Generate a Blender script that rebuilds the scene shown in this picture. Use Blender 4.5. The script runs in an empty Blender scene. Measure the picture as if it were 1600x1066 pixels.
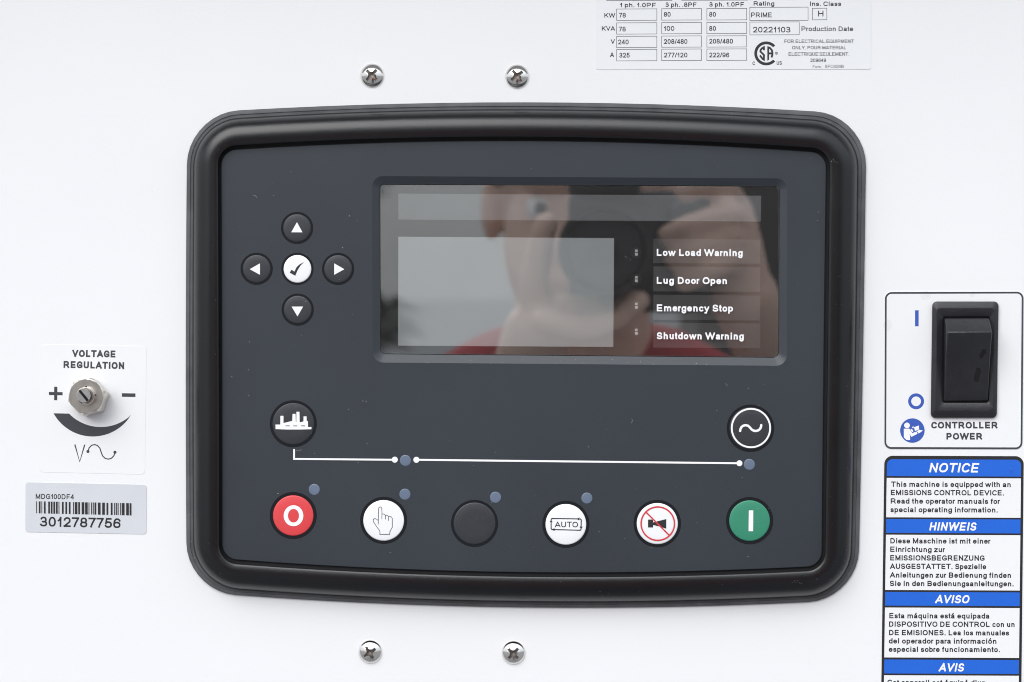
import bpy, bmesh, math, random
from mathutils import Vector, Matrix
from mathutils.geometry import tessellate_polygon

random.seed(7)
scene = bpy.context.scene
MM = 0.001

# ------------------------------------------------------------------ camera
# The panel is the plane y = 0 (its front faces -Y); heights above it are -y.
SENSOR, FOCAL, DIST = 23.5, 50.0, 0.79
PX = SENSOR / 1600.0
FOOT = (945.0, 390.0)            # photo pixel whose ray is square to the panel
ROLL = math.radians(0.5)


def ray_cam(px, py):
    return Vector(((px - 800.0) * PX, (533.0 - py) * PX, -FOCAL))


M0 = Matrix(((1, 0, 0), (0, 0, -1), (0, 1, 0)))      # looks along +Y, z up
n0 = (M0 @ ray_cam(*FOOT)).normalized()
Q = n0.rotation_difference(Vector((0, 1, 0))).to_matrix()
RCAM = Matrix.Rotation(ROLL, 3, 'Y') @ Q @ M0
_d = RCAM @ ray_cam(800, 533)
CAM = Vector((0, 0, 1.5)) - _d * (DIST / _d.y)


def P(px, py, h=0.0):
    """The point at height h (m) above the panel that the photograph shows at px, py."""
    d = RCAM @ ray_cam(px, py)
    return CAM + d * ((-h - CAM.y) / d.y)


cam_data = bpy.data.cameras.new("camera")
cam_data.sensor_width = SENSOR
cam_data.lens = FOCAL
cam_data.clip_start = 0.005
cam_data.clip_end = 2000.0
cam_data.dof.use_dof = True
cam_data.dof.focus_distance = (P(800, 533, 0.005) - CAM).length
cam_data.dof.aperture_fstop = 11.0
cam = bpy.data.objects.new("camera", cam_data)
scene.collection.objects.link(cam)
cam.matrix_world = Matrix.Translation(CAM) @ RCAM.to_4x4()
scene.camera = cam

# ------------------------------------------------------------------ sky, sun, exposure
SUN_EL, SUN_AZ = math.radians(38), math.radians(205)
world = bpy.data.worlds.new("World")
scene.world = world
world.use_nodes = True
nt = world.node_tree
bg = nt.nodes["Background"]
sky = nt.nodes.new("ShaderNodeTexSky")
sky.sky_type = 'NISHITA'
sky.sun_disc = False
sky.sun_elevation = SUN_EL
sky.sun_rotation = SUN_AZ
sky.dust_density = 1.0
# a closed cloud deck in front of that sky, thicker and thinner in places
tc = nt.nodes.new("ShaderNodeTexCoord")
ns = nt.nodes.new("ShaderNodeTexNoise")
ns.inputs["Scale"].default_value = 2.2
ns.inputs["Detail"].default_value = 5.0
nt.links.new(tc.outputs["Generated"], ns.inputs["Vector"])
cr = nt.nodes.new("ShaderNodeValToRGB")
cr.color_ramp.elements[0].position = 0.3
cr.color_ramp.elements[0].color = (5.45, 5.72, 6.12, 1)
cr.color_ramp.elements[1].position = 0.7
cr.color_ramp.elements[1].color = (7.35, 7.62, 7.98, 1)
nt.links.new(ns.outputs["Fac"], cr.inputs["Fac"])
mx = nt.nodes.new("ShaderNodeMix")
mx.data_type = 'RGBA'
mx.inputs["Factor"].default_value = 0.88
nt.links.new(sky.outputs["Color"], mx.inputs[6])
nt.links.new(cr.outputs["Color"], mx.inputs[7])
# an overcast sky is about three times as bright overhead as at the horizon
sp = nt.nodes.new("ShaderNodeSeparateXYZ")
nt.links.new(tc.outputs["Generated"], sp.inputs["Vector"])
mr = nt.nodes.new("ShaderNodeMapRange")
mr.inputs["From Min"].default_value = 0.0
mr.inputs["From Max"].default_value = 1.0
mr.inputs["To Min"].default_value = 0.62
mr.inputs["To Max"].default_value = 1.8
nt.links.new(sp.outputs["Z"], mr.inputs["Value"])
ml = nt.nodes.new("ShaderNodeMix")
ml.data_type = 'RGBA'
ml.blend_type = 'MULTIPLY'
ml.inputs["Factor"].default_value = 1.0
nt.links.new(mx.outputs[2], ml.inputs[6])
nt.links.new(mr.outputs["Result"], ml.inputs[7])
nt.links.new(ml.outputs[2], bg.inputs["Color"])
bg.inputs["Strength"].default_value = 0.12

sun_data = bpy.data.lights.new("sun", 'SUN')
sun_data.energy = 1.5
sun_data.angle = math.radians(50)
sun_data.color = (1.0, 0.98, 0.95)
sun = bpy.data.objects.new("sun", sun_data)
scene.collection.objects.link(sun)
sun.location = (0, -5, 8)
sun.rotation_euler = (math.radians(90) - SUN_EL, 0, math.radians(-25))

scene.view_settings.view_transform = 'Standard'
scene.view_settings.look = 'None'
scene.view_settings.gamma = 1.0
scene.view_settings.exposure = 0.56
scene.cycles.max_bounces = 8
scene.cycles.use_denoising = True
scene.cycles.filter_width = 1.0
scene.cycles.transparent_max_bounces = 12


# ------------------------------------------------------------------ materials
def mat(name, col, rough=0.5, metal=0.0, spec=0.5, vary=0.0, vscale=60.0, bump=0.0, bscale=400.0, trans=0.0, ior=1.5,
        wear=None):
    m = bpy.data.materials.new(name)
    m.use_nodes = True
    t = m.node_tree
    b = t.nodes["Principled BSDF"]
    b.inputs["Base Color"].default_value = (*col, 1)
    b.inputs["Roughness"].default_value = rough
    b.inputs["Metallic"].default_value = metal
    b.inputs["Specular IOR Level"].default_value = spec
    b.inputs["IOR"].default_value = ior
    b.inputs["Transmission Weight"].default_value = trans
    c = t.nodes.new("ShaderNodeTexCoord")
    if vary:
        n = t.nodes.new("ShaderNodeTexNoise")
        n.inputs["Scale"].default_value = vscale
        n.inputs["Detail"].default_value = 4
        t.links.new(c.outputs["Object"], n.inputs["Vector"])
        r = t.nodes.new("ShaderNodeMapRange")
        r.inputs["From Min"].default_value = 0.3
        r.inputs["From Max"].default_value = 0.7
        r.inputs["To Min"].default_value = 1 - vary
        r.inputs["To Max"].default_value = 1 + vary
        t.links.new(n.outputs["Fac"], r.inputs["Value"])
        x = t.nodes.new("ShaderNodeMix")
        x.data_type = 'RGBA'
        x.blend_type = 'MULTIPLY'
        x.inputs["Factor"].default_value = 1.0
        x.inputs[6].default_value = (*col, 1)
        t.links.new(r.outputs["Result"], x.inputs[7])
        t.links.new(x.outputs[2], b.inputs["Base Color"])
        r2 = t.nodes.new("ShaderNodeMapRange")
        r2.inputs["To Min"].default_value = max(0.0, rough - 0.6 * vary * rough)
        r2.inputs["To Max"].default_value = min(1.0, rough + 0.6 * vary * rough)
        t.links.new(n.outputs["Fac"], r2.inputs["Value"])
        t.links.new(r2.outputs["Result"], b.inputs["Roughness"])
    if bump:
        n = t.nodes.new("ShaderNodeTexNoise")
        n.inputs["Scale"].default_value = bscale
        n.inputs["Detail"].default_value = 3
        t.links.new(c.outputs["Object"], n.inputs["Vector"])
        u = t.nodes.new("ShaderNodeBump")
        u.inputs["Strength"].default_value = bump
        u.inputs["Distance"].default_value = 0.0002
        t.links.new(n.outputs["Fac"], u.inputs["Height"])
        t.links.new(u.outputs["Normal"], b.inputs["Normal"])
    return m


def glass_mat(name, tint, rough=0.0, R0=0.135):
    """Thin clear acrylic: mirror reflection by Fresnel, the rest passes straight through."""
    m = bpy.data.materials.new(name)
    m.use_nodes = True
    t = m.node_tree
    t.nodes.remove(t.nodes["Principled BSDF"])
    out = t.nodes["Material Output"]
    tr = t.nodes.new("ShaderNodeBsdfTransparent")
    tr.inputs["Color"].default_value = (*tint, 1)
    gl = t.nodes.new("ShaderNodeBsdfGlossy")
    gl.inputs["Roughness"].default_value = rough
    gl.inputs["Color"].default_value = (0.93, 0.98, 1.0, 1)
    # Schlick's curve, the same from either side of the sheet
    ge = t.nodes.new("ShaderNodeNewGeometry")
    dt = t.nodes.new("ShaderNodeVectorMath")
    dt.operation = 'DOT_PRODUCT'
    t.links.new(ge.outputs["Normal"], dt.inputs[0])
    t.links.new(ge.outputs["Incoming"], dt.inputs[1])

    def op(kind, a, b=None):
        n_ = t.nodes.new("ShaderNodeMath")
        n_.operation = kind
        for i_, v_ in enumerate((a, b)):
            if v_ is None: continue
            if isinstance(v_, (int, float)): n_.inputs[i_].default_value = v_
            else: t.links.new(v_, n_.inputs[i_])
        return n_.outputs[0]
    r5 = op('POWER', op('SUBTRACT', 1.0, op('ABSOLUTE', dt.outputs["Value"])), 5.0)
    fres = op('ADD', op('MULTIPLY', r5, 1.0 - R0), R0)
    s = t.nodes.new("ShaderNodeMixShader")
    t.links.new(fres, s.inputs["Fac"])
    t.links.new(tr.outputs["BSDF"], s.inputs[1])
    t.links.new(gl.outputs["BSDF"], s.inputs[2])
    t.links.new(s.outputs["Shader"], out.inputs["Surface"])
    return m


M = {
    'panel': mat("white_powder_coat", (0.78, 0.79, 0.80), 0.32, vary=0.018, vscale=7, bump=0.2, bscale=650),
    'gasket': mat("rubber_gasket", (0.082, 0.086, 0.091), 0.62, vary=0.25, vscale=120, bump=0.4, bscale=1500),
    'bezel': mat("black_satin_plastic", (0.006, 0.0066, 0.0078), 0.23, vary=0.1, vscale=80, bump=0.25, bscale=3500),
    'face': mat("charcoal_membrane", (0.027, 0.034, 0.043), 0.42, spec=0.42, vary=0.09, vscale=14, bump=0.25, bscale=4500),
    'recess': mat("charcoal_recess_plastic", (0.027, 0.033, 0.041), 0.42, vary=0.05, vscale=40, bump=0.25, bscale=4500),
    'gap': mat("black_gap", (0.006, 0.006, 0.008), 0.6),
    'ring': mat("button_groove", (0.004, 0.005, 0.008), 0.7, spec=0.25),
    'cap_dark': mat("button_cap_charcoal", (0.027, 0.031, 0.037), 0.4, vary=0.05, vscale=80, bump=0.25, bscale=4500),
    'cap_white': mat("button_cap_white", (0.80, 0.81, 0.83), 0.4, bump=0.2, bscale=4500),
    'cap_red': mat("button_cap_red", (0.66, 0.055, 0.062), 0.4, bump=0.2, bscale=4500),
    'cap_green': mat("button_cap_green", (0.032, 0.235, 0.14), 0.4, bump=0.2, bscale=4500),
    'print_white': mat("white_print", (0.82, 0.82, 0.83), 0.45),
    'print_dark': mat("dark_print", (0.016, 0.0165, 0.019), 0.5),
    'print_grey': mat("grey_print", (0.10, 0.10, 0.11), 0.5),
    'print_red': mat("red_print", (0.62, 0.035, 0.045), 0.45),
    'print_blue': mat("blue_print", (0.035, 0.095, 0.42), 0.45),
    'lamp': mat("indicator_lens", (0.125, 0.165, 0.235), 0.3, vary=0.06, vscale=300),
    'screen_back': mat("screen_black", (0.012, 0.012, 0.012), 0.4),
    'lcd': mat("lcd_grey", (0.315, 0.33, 0.33), 0.28, vary=0.03, vscale=30),
    'strip': mat("label_strip_grey", (0.078, 0.077, 0.076), 0.3, vary=0.08, vscale=60),
    'strip_light': mat("status_strip_grey", (0.15, 0.155, 0.158), 0.3, vary=0.06, vscale=60),
    'led_chip': mat("led_chip", (0.5, 0.5, 0.48), 0.2),
    'led_ring': mat("led_ring", (0.03, 0.03, 0.03), 0.3),
    'pane': glass_mat("clear_acrylic", (0.97, 0.97, 0.97)),
    'steel': mat("stainless_steel", (0.80, 0.78, 0.75), 0.1, 1.0, vary=0.06, vscale=300),
    'steel_dull': mat("dark_screw_recess", (0.17, 0.15, 0.135), 0.5, 1.0),  # darker, rougher steel inside the screw cross
    'nickel': mat("nickel_plating", (0.66, 0.62, 0.57), 0.3, 1.0, vary=0.08, vscale=500),
    'shaft': mat("turned_steel", (0.55, 0.55, 0.55), 0.34, 1.0, vary=0.08, vscale=700),
    'sticker': mat("white_vinyl", (0.78, 0.788, 0.797), 0.36, vary=0.01, vscale=30, bump=0.06, bscale=300),
    'sticker_paper': mat("rating_film", (0.745, 0.76, 0.775), 0.5, vary=0.012, vscale=30),
    'silver': mat("silver_label", (0.58, 0.60, 0.635), 0.45, vary=0.02, vscale=80),
    'border': mat("black_vinyl", (0.018, 0.018, 0.02), 0.4),
    'border_grey': mat("slate_border_print", (0.045, 0.047, 0.056), 0.4),
    'band_blue': mat("blue_vinyl", (0.011, 0.12, 0.60), 0.4, vary=0.03, vscale=60),
    'switch': mat("black_switch_plastic", (0.016, 0.017, 0.0195), 0.3, vary=0.15, vscale=200, bump=0.4, bscale=3500),
    'smudge': mat("oily_smudge", (0.007, 0.007, 0.008), 0.65, spec=0.3),
    'dust': mat("pale_dust", (0.36, 0.36, 0.35), 0.9),
    'grit': mat("grey_grit", (0.34, 0.33, 0.31), 0.9),
    'water': glass_mat("water_film", (0.985, 0.985, 0.985), 0.02, 0.03),
    'ground': mat("gravel", (0.16, 0.16, 0.162), 0.95, vary=0.35, vscale=3),
    'skin': mat("skin", (0.70, 0.45, 0.35), 0.5, vary=0.08, vscale=30),
    'shirt': mat("red_cotton", (0.36, 0.014, 0.022), 0.85, vary=0.12, vscale=40),
    'denim': mat("dark_denim", (0.03, 0.04, 0.07), 0.9, vary=0.2, vscale=60),
    'hair': mat("dark_hair", (0.012, 0.010, 0.009), 0.5, vary=0.3, vscale=200),
    'shoe': mat("shoe_leather", (0.03, 0.025, 0.02), 0.5),
    'eye': mat("eye_white", (0.7, 0.68, 0.65), 0.1),
    'iris': mat("eye_iris", (0.02, 0.012, 0.008), 0.1),
    'camera_body': mat("camera_body_black", (0.012, 0.012, 0.013), 0.5, bump=0.4, bscale=2500),
    'lens_glass': mat("lens_glass", (0.004, 0.005, 0.008), 0.05),
    'bark': mat("bark", (0.06, 0.045, 0.035), 0.9, vary=0.3, vscale=8),
    'needles': mat("needles", (0.022, 0.035, 0.020), 0.7, vary=0.4, vscale=2),
    'boards': mat("brown_boards", (0.050, 0.038, 0.032), 0.8, vary=0.25, vscale=3),
    'roofing': mat("roofing", (0.05, 0.05, 0.052), 0.8, vary=0.2, vscale=4),
}


# ------------------------------------------------------------------ scene tree helpers
def tag(o, label=None, cat=None, group=None, kind=None):
    if label: o["label"] = label
    if cat: o["category"] = cat
    if group: o["group"] = group
    if kind: o["kind"] = kind
    return o


ORIGIN = {}


def thing(name, loc, label, cat, group=None):
    o = bpy.data.objects.new(name, None)
    o.empty_display_size = 0.01
    scene.collection.objects.link(o)
    o.location = loc
    ORIGIN[o] = Vector(loc)
    return tag(o, label, cat, group)


def link(name, me, m, parent=None, loc=None, smooth=False):
    if m is not None:
        me.materials.append(m)
    if smooth:
        me.polygons.foreach_set("use_smooth", [True] * len(me.polygons))
    o = bpy.data.objects.new(name, me)
    scene.collection.objects.link(o)
    if parent is not None:
        o.parent = parent
        ORIGIN[o] = ORIGIN[parent]
    else:
        ORIGIN[o] = Vector(loc) if loc is not None else Vector((0, 0, 0))
        o.location = ORIGIN[o]
    return o


class Geo:
    """Collects points (world metres) and faces; build() links them as one mesh object."""

    def __init__(self):
        self.v, self.f, self.mi = [], [], []
        self.lift = 0.0
        self.slot = 0

    def pt(self, px, py, h):
        self.v.append(P(px, py, h))
        return len(self.v) - 1

    def face(self, idx):
        self.f.append(tuple(idx))
        self.mi.append(self.slot)

    def step(self):
        self.lift += 4e-6
        return self.lift

    # ---- flat print, in photo pixels at a height h
    def poly(self, pts, h, holes=()):
        loops = [list(pts)] + [list(q) for q in holes]
        flat = [p for l in loops for p in l]
        h += self.step()
        base = len(self.v)
        for x, y in flat:
            self.v.append(P(x, y, h))
        if len(loops) == 1 and len(pts) <= 4:
            self.face(range(base, base + len(pts)))
            return
        for t in tessellate_polygon([[Vector((x, y, 0)) for x, y in l] for l in loops]):
            self.face([base + i for i in t])

    def disc(self, cx, cy, r, h, n=40):
        self.poly(circle(cx, cy, r, n), h)

    def ring(self, cx, cy, r0, r1, h, a0=0, a1=360, n=56):
        h += self.step()
        full = abs(a1 - a0) >= 360
        k = n if full else n + 1
        base = len(self.v)
        for i in range(k):
            a = math.radians(a0 + (a1 - a0) * i / n)
            for r in (r0, r1):
                self.v.append(P(cx + r * math.cos(a), cy - r * math.sin(a), h))
        for i in range(n):
            j = (i + 1) % k
            self.face((base + 2 * i, base + 2 * i + 1, base + 2 * j + 1, base + 2 * j))

    def ribbon(self, pts, w, h, closed=False):
        h += self.step()
        n = len(pts)
        L = []
        for i in range(n):
            a = pts[i - 1] if (closed or i > 0) else None
            b = pts[i]
            c = pts[(i + 1) % n] if (closed or i < n - 1) else None
            ns_ = []
            for s, e in ((a, b), (b, c)):
                if s is None or e is None: continue
                dx, dy = e[0] - s[0], e[1] - s[1]
                l = math.hypot(dx, dy) or 1
                ns_.append((-dy / l, dx / l))
            nx = sum(q[0] for q in ns_) / len(ns_)
            ny = sum(q[1] for q in ns_) / len(ns_)
            l2 = max(nx * nx + ny * ny, 0.22)
            L.append((b[0] + nx / l2 * w / 2, b[1] + ny / l2 * w / 2, b[0] - nx / l2 * w / 2, b[1] - ny / l2 * w / 2))
        base = len(self.v)
        for q in L:
            self.v.append(P(q[0], q[1], h))
            self.v.append(P(q[2], q[3], h))
        for i in range(n if closed else n - 1):
            j = (i + 1) % n
            self.face((base + 2 * i, base + 2 * i + 1, base + 2 * j + 1, base + 2 * j))

    def text(self, s, x0, x1, y0, cap, h, y1=None, bold=0.0, shear=0.0):
        """Letters from x0 to x1 (ink edges) on a baseline from y0 to y1, capitals cap pixels high."""
        if y1 is None: y1 = y0
        st = min(cap * 0.128 + bold * 0.75, cap * 0.25)

        def side(ch):
            return .06 if ch in GAP_ROUND else (.03 if ch in GAP_SLANT else .105)
        lay, u, n0, prev = [], 0.0, 0, None          # (letter, offset in cap units, single-stroke letters so far)
        for ch in s:
            if ch == ' ':
                u += .32
                continue
            w = FONT[ch][0]
            if prev is not None: u += side(prev) + side(ch)
            lay.append((ch, u, n0))
            u += w
            if w == 0: n0 += 1
            prev = ch
        L = math.hypot(x1 - x0, y1 - y0)
        k = (L - n0 * st) / (cap * u) if u > 0 else 1.0
        ux, uy = (x1 - x0) / L if L else 1.0, (y1 - y0) / L if L else 0.0
        e = st / 2 / cap

        def ymap(v):
            for (a, p), (b, q) in zip(YK[:-1], YK[1:]):
                if v <= b: break
            return p + (q - p) * (v - a) / (b - a)
        YK = [(DS, DS + e), (0, e), (XH, XH - e), (1, 1 - e), (2, 2 - e)]
        self.step()
        for ch, off, ns_ in lay:
            w, strokes = FONT[ch]
            left = off * cap * k + ns_ * st
            wid = max(w * cap * k, st)
            parts = []
            for pl in strokes:
                pts = [(left + st / 2 + x * (wid - st), ymap(y) * cap) for x, y in pl]
                if math.hypot(pts[0][0] - pts[-1][0], pts[0][1] - pts[-1][1]) < 1e-6 and len(pts) > 12 and abs(pl[1][0] - pl[0][0]) > 1e-6 and ch not in 'BDPR':
                    parts.append(pts)
                    continue
                run = [pts[0]]
                for i in range(1, len(pts)):
                    run.append(pts[i])
                    if i < len(pts) - 1:
                        a0 = math.atan2(pts[i][1] - pts[i - 1][1], pts[i][0] - pts[i - 1][0])
                        a1 = math.atan2(pts[i + 1][1] - pts[i][1], pts[i + 1][0] - pts[i][0])
                        if abs((a1 - a0 + math.pi) % (2 * math.pi) - math.pi) > 0.75:
                            parts.append(run)
                            run = [pts[i]]
                parts.append(run)
            for si, pts in enumerate(parts):
                closed = math.hypot(pts[0][0] - pts[-1][0], pts[0][1] - pts[-1][1]) < 1e-6
                if closed:
                    pts = pts[:-1]
                else:                                 # square ends
                    for i, j in ((0, 1), (-1, -2)):
                        dx, dy = pts[i][0] - pts[j][0], pts[i][1] - pts[j][1]
                        d = math.hypot(dx, dy) or 1
                        pts[i] = (pts[i][0] + dx / d * st / 2, pts[i][1] + dy / d * st / 2)
                keep = self.lift
                self.lift += 5e-6 * si
                out = []
                for a, b in pts:
                    a += b * shear
                    out.append((x0 + a * ux + b * uy, y0 + a * uy - b * ux))
                self.ribbon(out, st, h, closed)
                self.lift = keep

    # ---- solids
    def loft(self, loops, cap0=False, cap1=False):
        """loops: lists of (px, py, h) with equal counts, joined in order."""
        n = len(loops[0])
        base = len(self.v)
        for l in loops:
            for x, y, h in l:
                self.v.append(P(x, y, h))
        for k in range(len(loops) - 1):
            for i in range(n):
                j = (i + 1) % n
                self.face((base + k * n + i, base + k * n + j, base + (k + 1) * n + j, base + (k + 1) * n + i))
        if cap0: self.face([base + i for i in range(n)][::-1])
        if cap1: self.face([base + (len(loops) - 1) * n + i for i in range(n)])

    def box(self, c, s, rot=None):
        c, s = Vector(c), Vector(s)
        base = len(self.v)
        for dz in (-.5, .5):
            for dx, dy in ((-.5, -.5), (.5, -.5), (.5, .5), (-.5, .5)):
                d = Vector((dx * s.x, dy * s.y, dz * s.z))
                if rot: d = rot @ d
                self.v.append(c + d)
        for q in ((0, 3, 2, 1), (4, 5, 6, 7), (0, 1, 5, 4), (1, 2, 6, 5), (2, 3, 7, 6), (3, 0, 4, 7)):
            self.face([base + i for i in q])

    def build(self, name, m, parent=None, smooth=False, loc=None, bevel=0.0, sharp=None):
        o0 = ORIGIN[parent] if parent is not None else (Vector(loc) if loc is not None else Vector((0, 0, 0)))
        me = bpy.data.meshes.new(name)
        me.from_pydata([v - o0 for v in self.v], [], self.f)
        if bevel or sharp is not None:
            bm = bmesh.new()
            bm.from_mesh(me)
            bmesh.ops.remove_doubles(bm, verts=bm.verts, dist=1e-6)
            bmesh.ops.recalc_face_normals(bm, faces=bm.faces)
            if bevel:
                es = [e for e in bm.edges if len(e.link_faces) == 2 and e.calc_face_angle(0) > 0.45]
                bmesh.ops.bevel(bm, geom=es, offset=bevel, segments=3, profile=0.5, affect='EDGES')
            if sharp is not None:
                for e in bm.edges:
                    if len(e.link_faces) == 2 and e.calc_face_angle(0) > sharp: e.smooth = False
            bm.to_mesh(me)
            bm.free()
        ms = m if isinstance(m, (list, tuple)) else [m]
        for q in ms[:-1]:
            me.materials.append(q)
        if len(ms) > 1:
            me.polygons.foreach_set("material_index", self.mi)
        return link(name, me, ms[-1], parent, o0 if parent is None else None, smooth)


def circle(cx, cy, r, n=48, a0=0.0):
    return [(cx + r * math.cos(a0 + 2 * math.pi * i / n), cy - r * math.sin(a0 + 2 * math.pi * i / n)) for i in range(n)]


def at(pts, h):
    return [(x, y, h) for x, y in pts]


def rquad(c, r, mids=None, ne=14, nc=9):
    """Rounded four-sided outline: corners TL, TR, BR, BL; mids gives each side (top, right, bottom, left) a bow."""
    c = [Vector(p) for p in c]

    def edge(i, t):
        a, b = c[i], c[(i + 1) % 4]
        p = a.lerp(b, t)
        if mids and mids[i]:
            m_ = Vector(mids[i])
            d = b - a
            tm = (m_ - a).dot(d) / d.dot(d)
            sag = m_ - a.lerp(b, tm)
            p = p + sag * (4 * t * (1 - t))
        return p
    out = []
    for i in range(4):
        L = (c[(i + 1) % 4] - c[i]).length
        Lp = (c[i] - c[i - 1]).length
        rr = r[i] if isinstance(r, (list, tuple)) else r
        rn = r[(i + 1) % 4] if isinstance(r, (list, tuple)) else r
        A = edge((i - 1) % 4, 1 - rr / Lp)
        B = edge(i, rr / L)
        # corner point where the two end tangents meet
        tA = (edge((i - 1) % 4, 1 - rr / Lp + .002) - edge((i - 1) % 4, 1 - rr / Lp - .002)).normalized()
        tB = (edge(i, rr / L + .002) - edge(i, rr / L - .002)).normalized()
        k = 0.5523
        la = (c[i] - A).length * k
        lb = (c[i] - B).length * k
        P1, P2 = A + tA * la, B - tB * lb
        for j in range(nc):
            t = j / nc
            out.append(A * (1 - t) ** 3 + P1 * 3 * t * (1 - t) ** 2 + P2 * 3 * t * t * (1 - t) + B * t ** 3)
        t0, t1 = rr / L, 1 - rn / L
        for j in range(ne):
            out.append(edge(i, t0 + (t1 - t0) * j / ne))
    return [(p.x, p.y) for p in out]


def mix(a, b, t):
    return [(p[0] + (q[0] - p[0]) * t, p[1] + (q[1] - p[1]) * t) for p, q in zip(a, b)]


def shrink(pts, d):
    """Move a closed outline inward by d pixels (clockwise on screen)."""
    n = len(pts)
    out = []
    for i in range(n):
        a, b = pts[i - 1], pts[(i + 1) % n]
        dx, dy = b[0] - a[0], b[1] - a[1]
        l = math.hypot(dx, dy) or 1
        out.append((pts[i][0] - dy / l * d, pts[i][1] + dx / l * d))
    return out


# ---- a plain sans-serif drawn with strokes: for each letter its ink width (1 = cap height; 0 = one stroke)
# and its strokes, x from 0 to 1 across the ink, y 0 at the baseline, XH at x-height, 1 at cap height
XH, DS = 0.735, -0.28


def E(cx, cy, rx, ry, a0, a1, n=0):
    n = n or max(4, int(abs(a1 - a0) / 18))
    out = []
    for i in range(n + 1):                     # slightly squared curves
        c, q = math.cos(math.radians(a0 + (a1 - a0) * i / n)), math.sin(math.radians(a0 + (a1 - a0) * i / n))
        out.append((cx + rx * math.copysign(abs(c) ** .86, c), cy + ry * math.copysign(abs(q) ** .86, q)))
    return out


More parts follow.
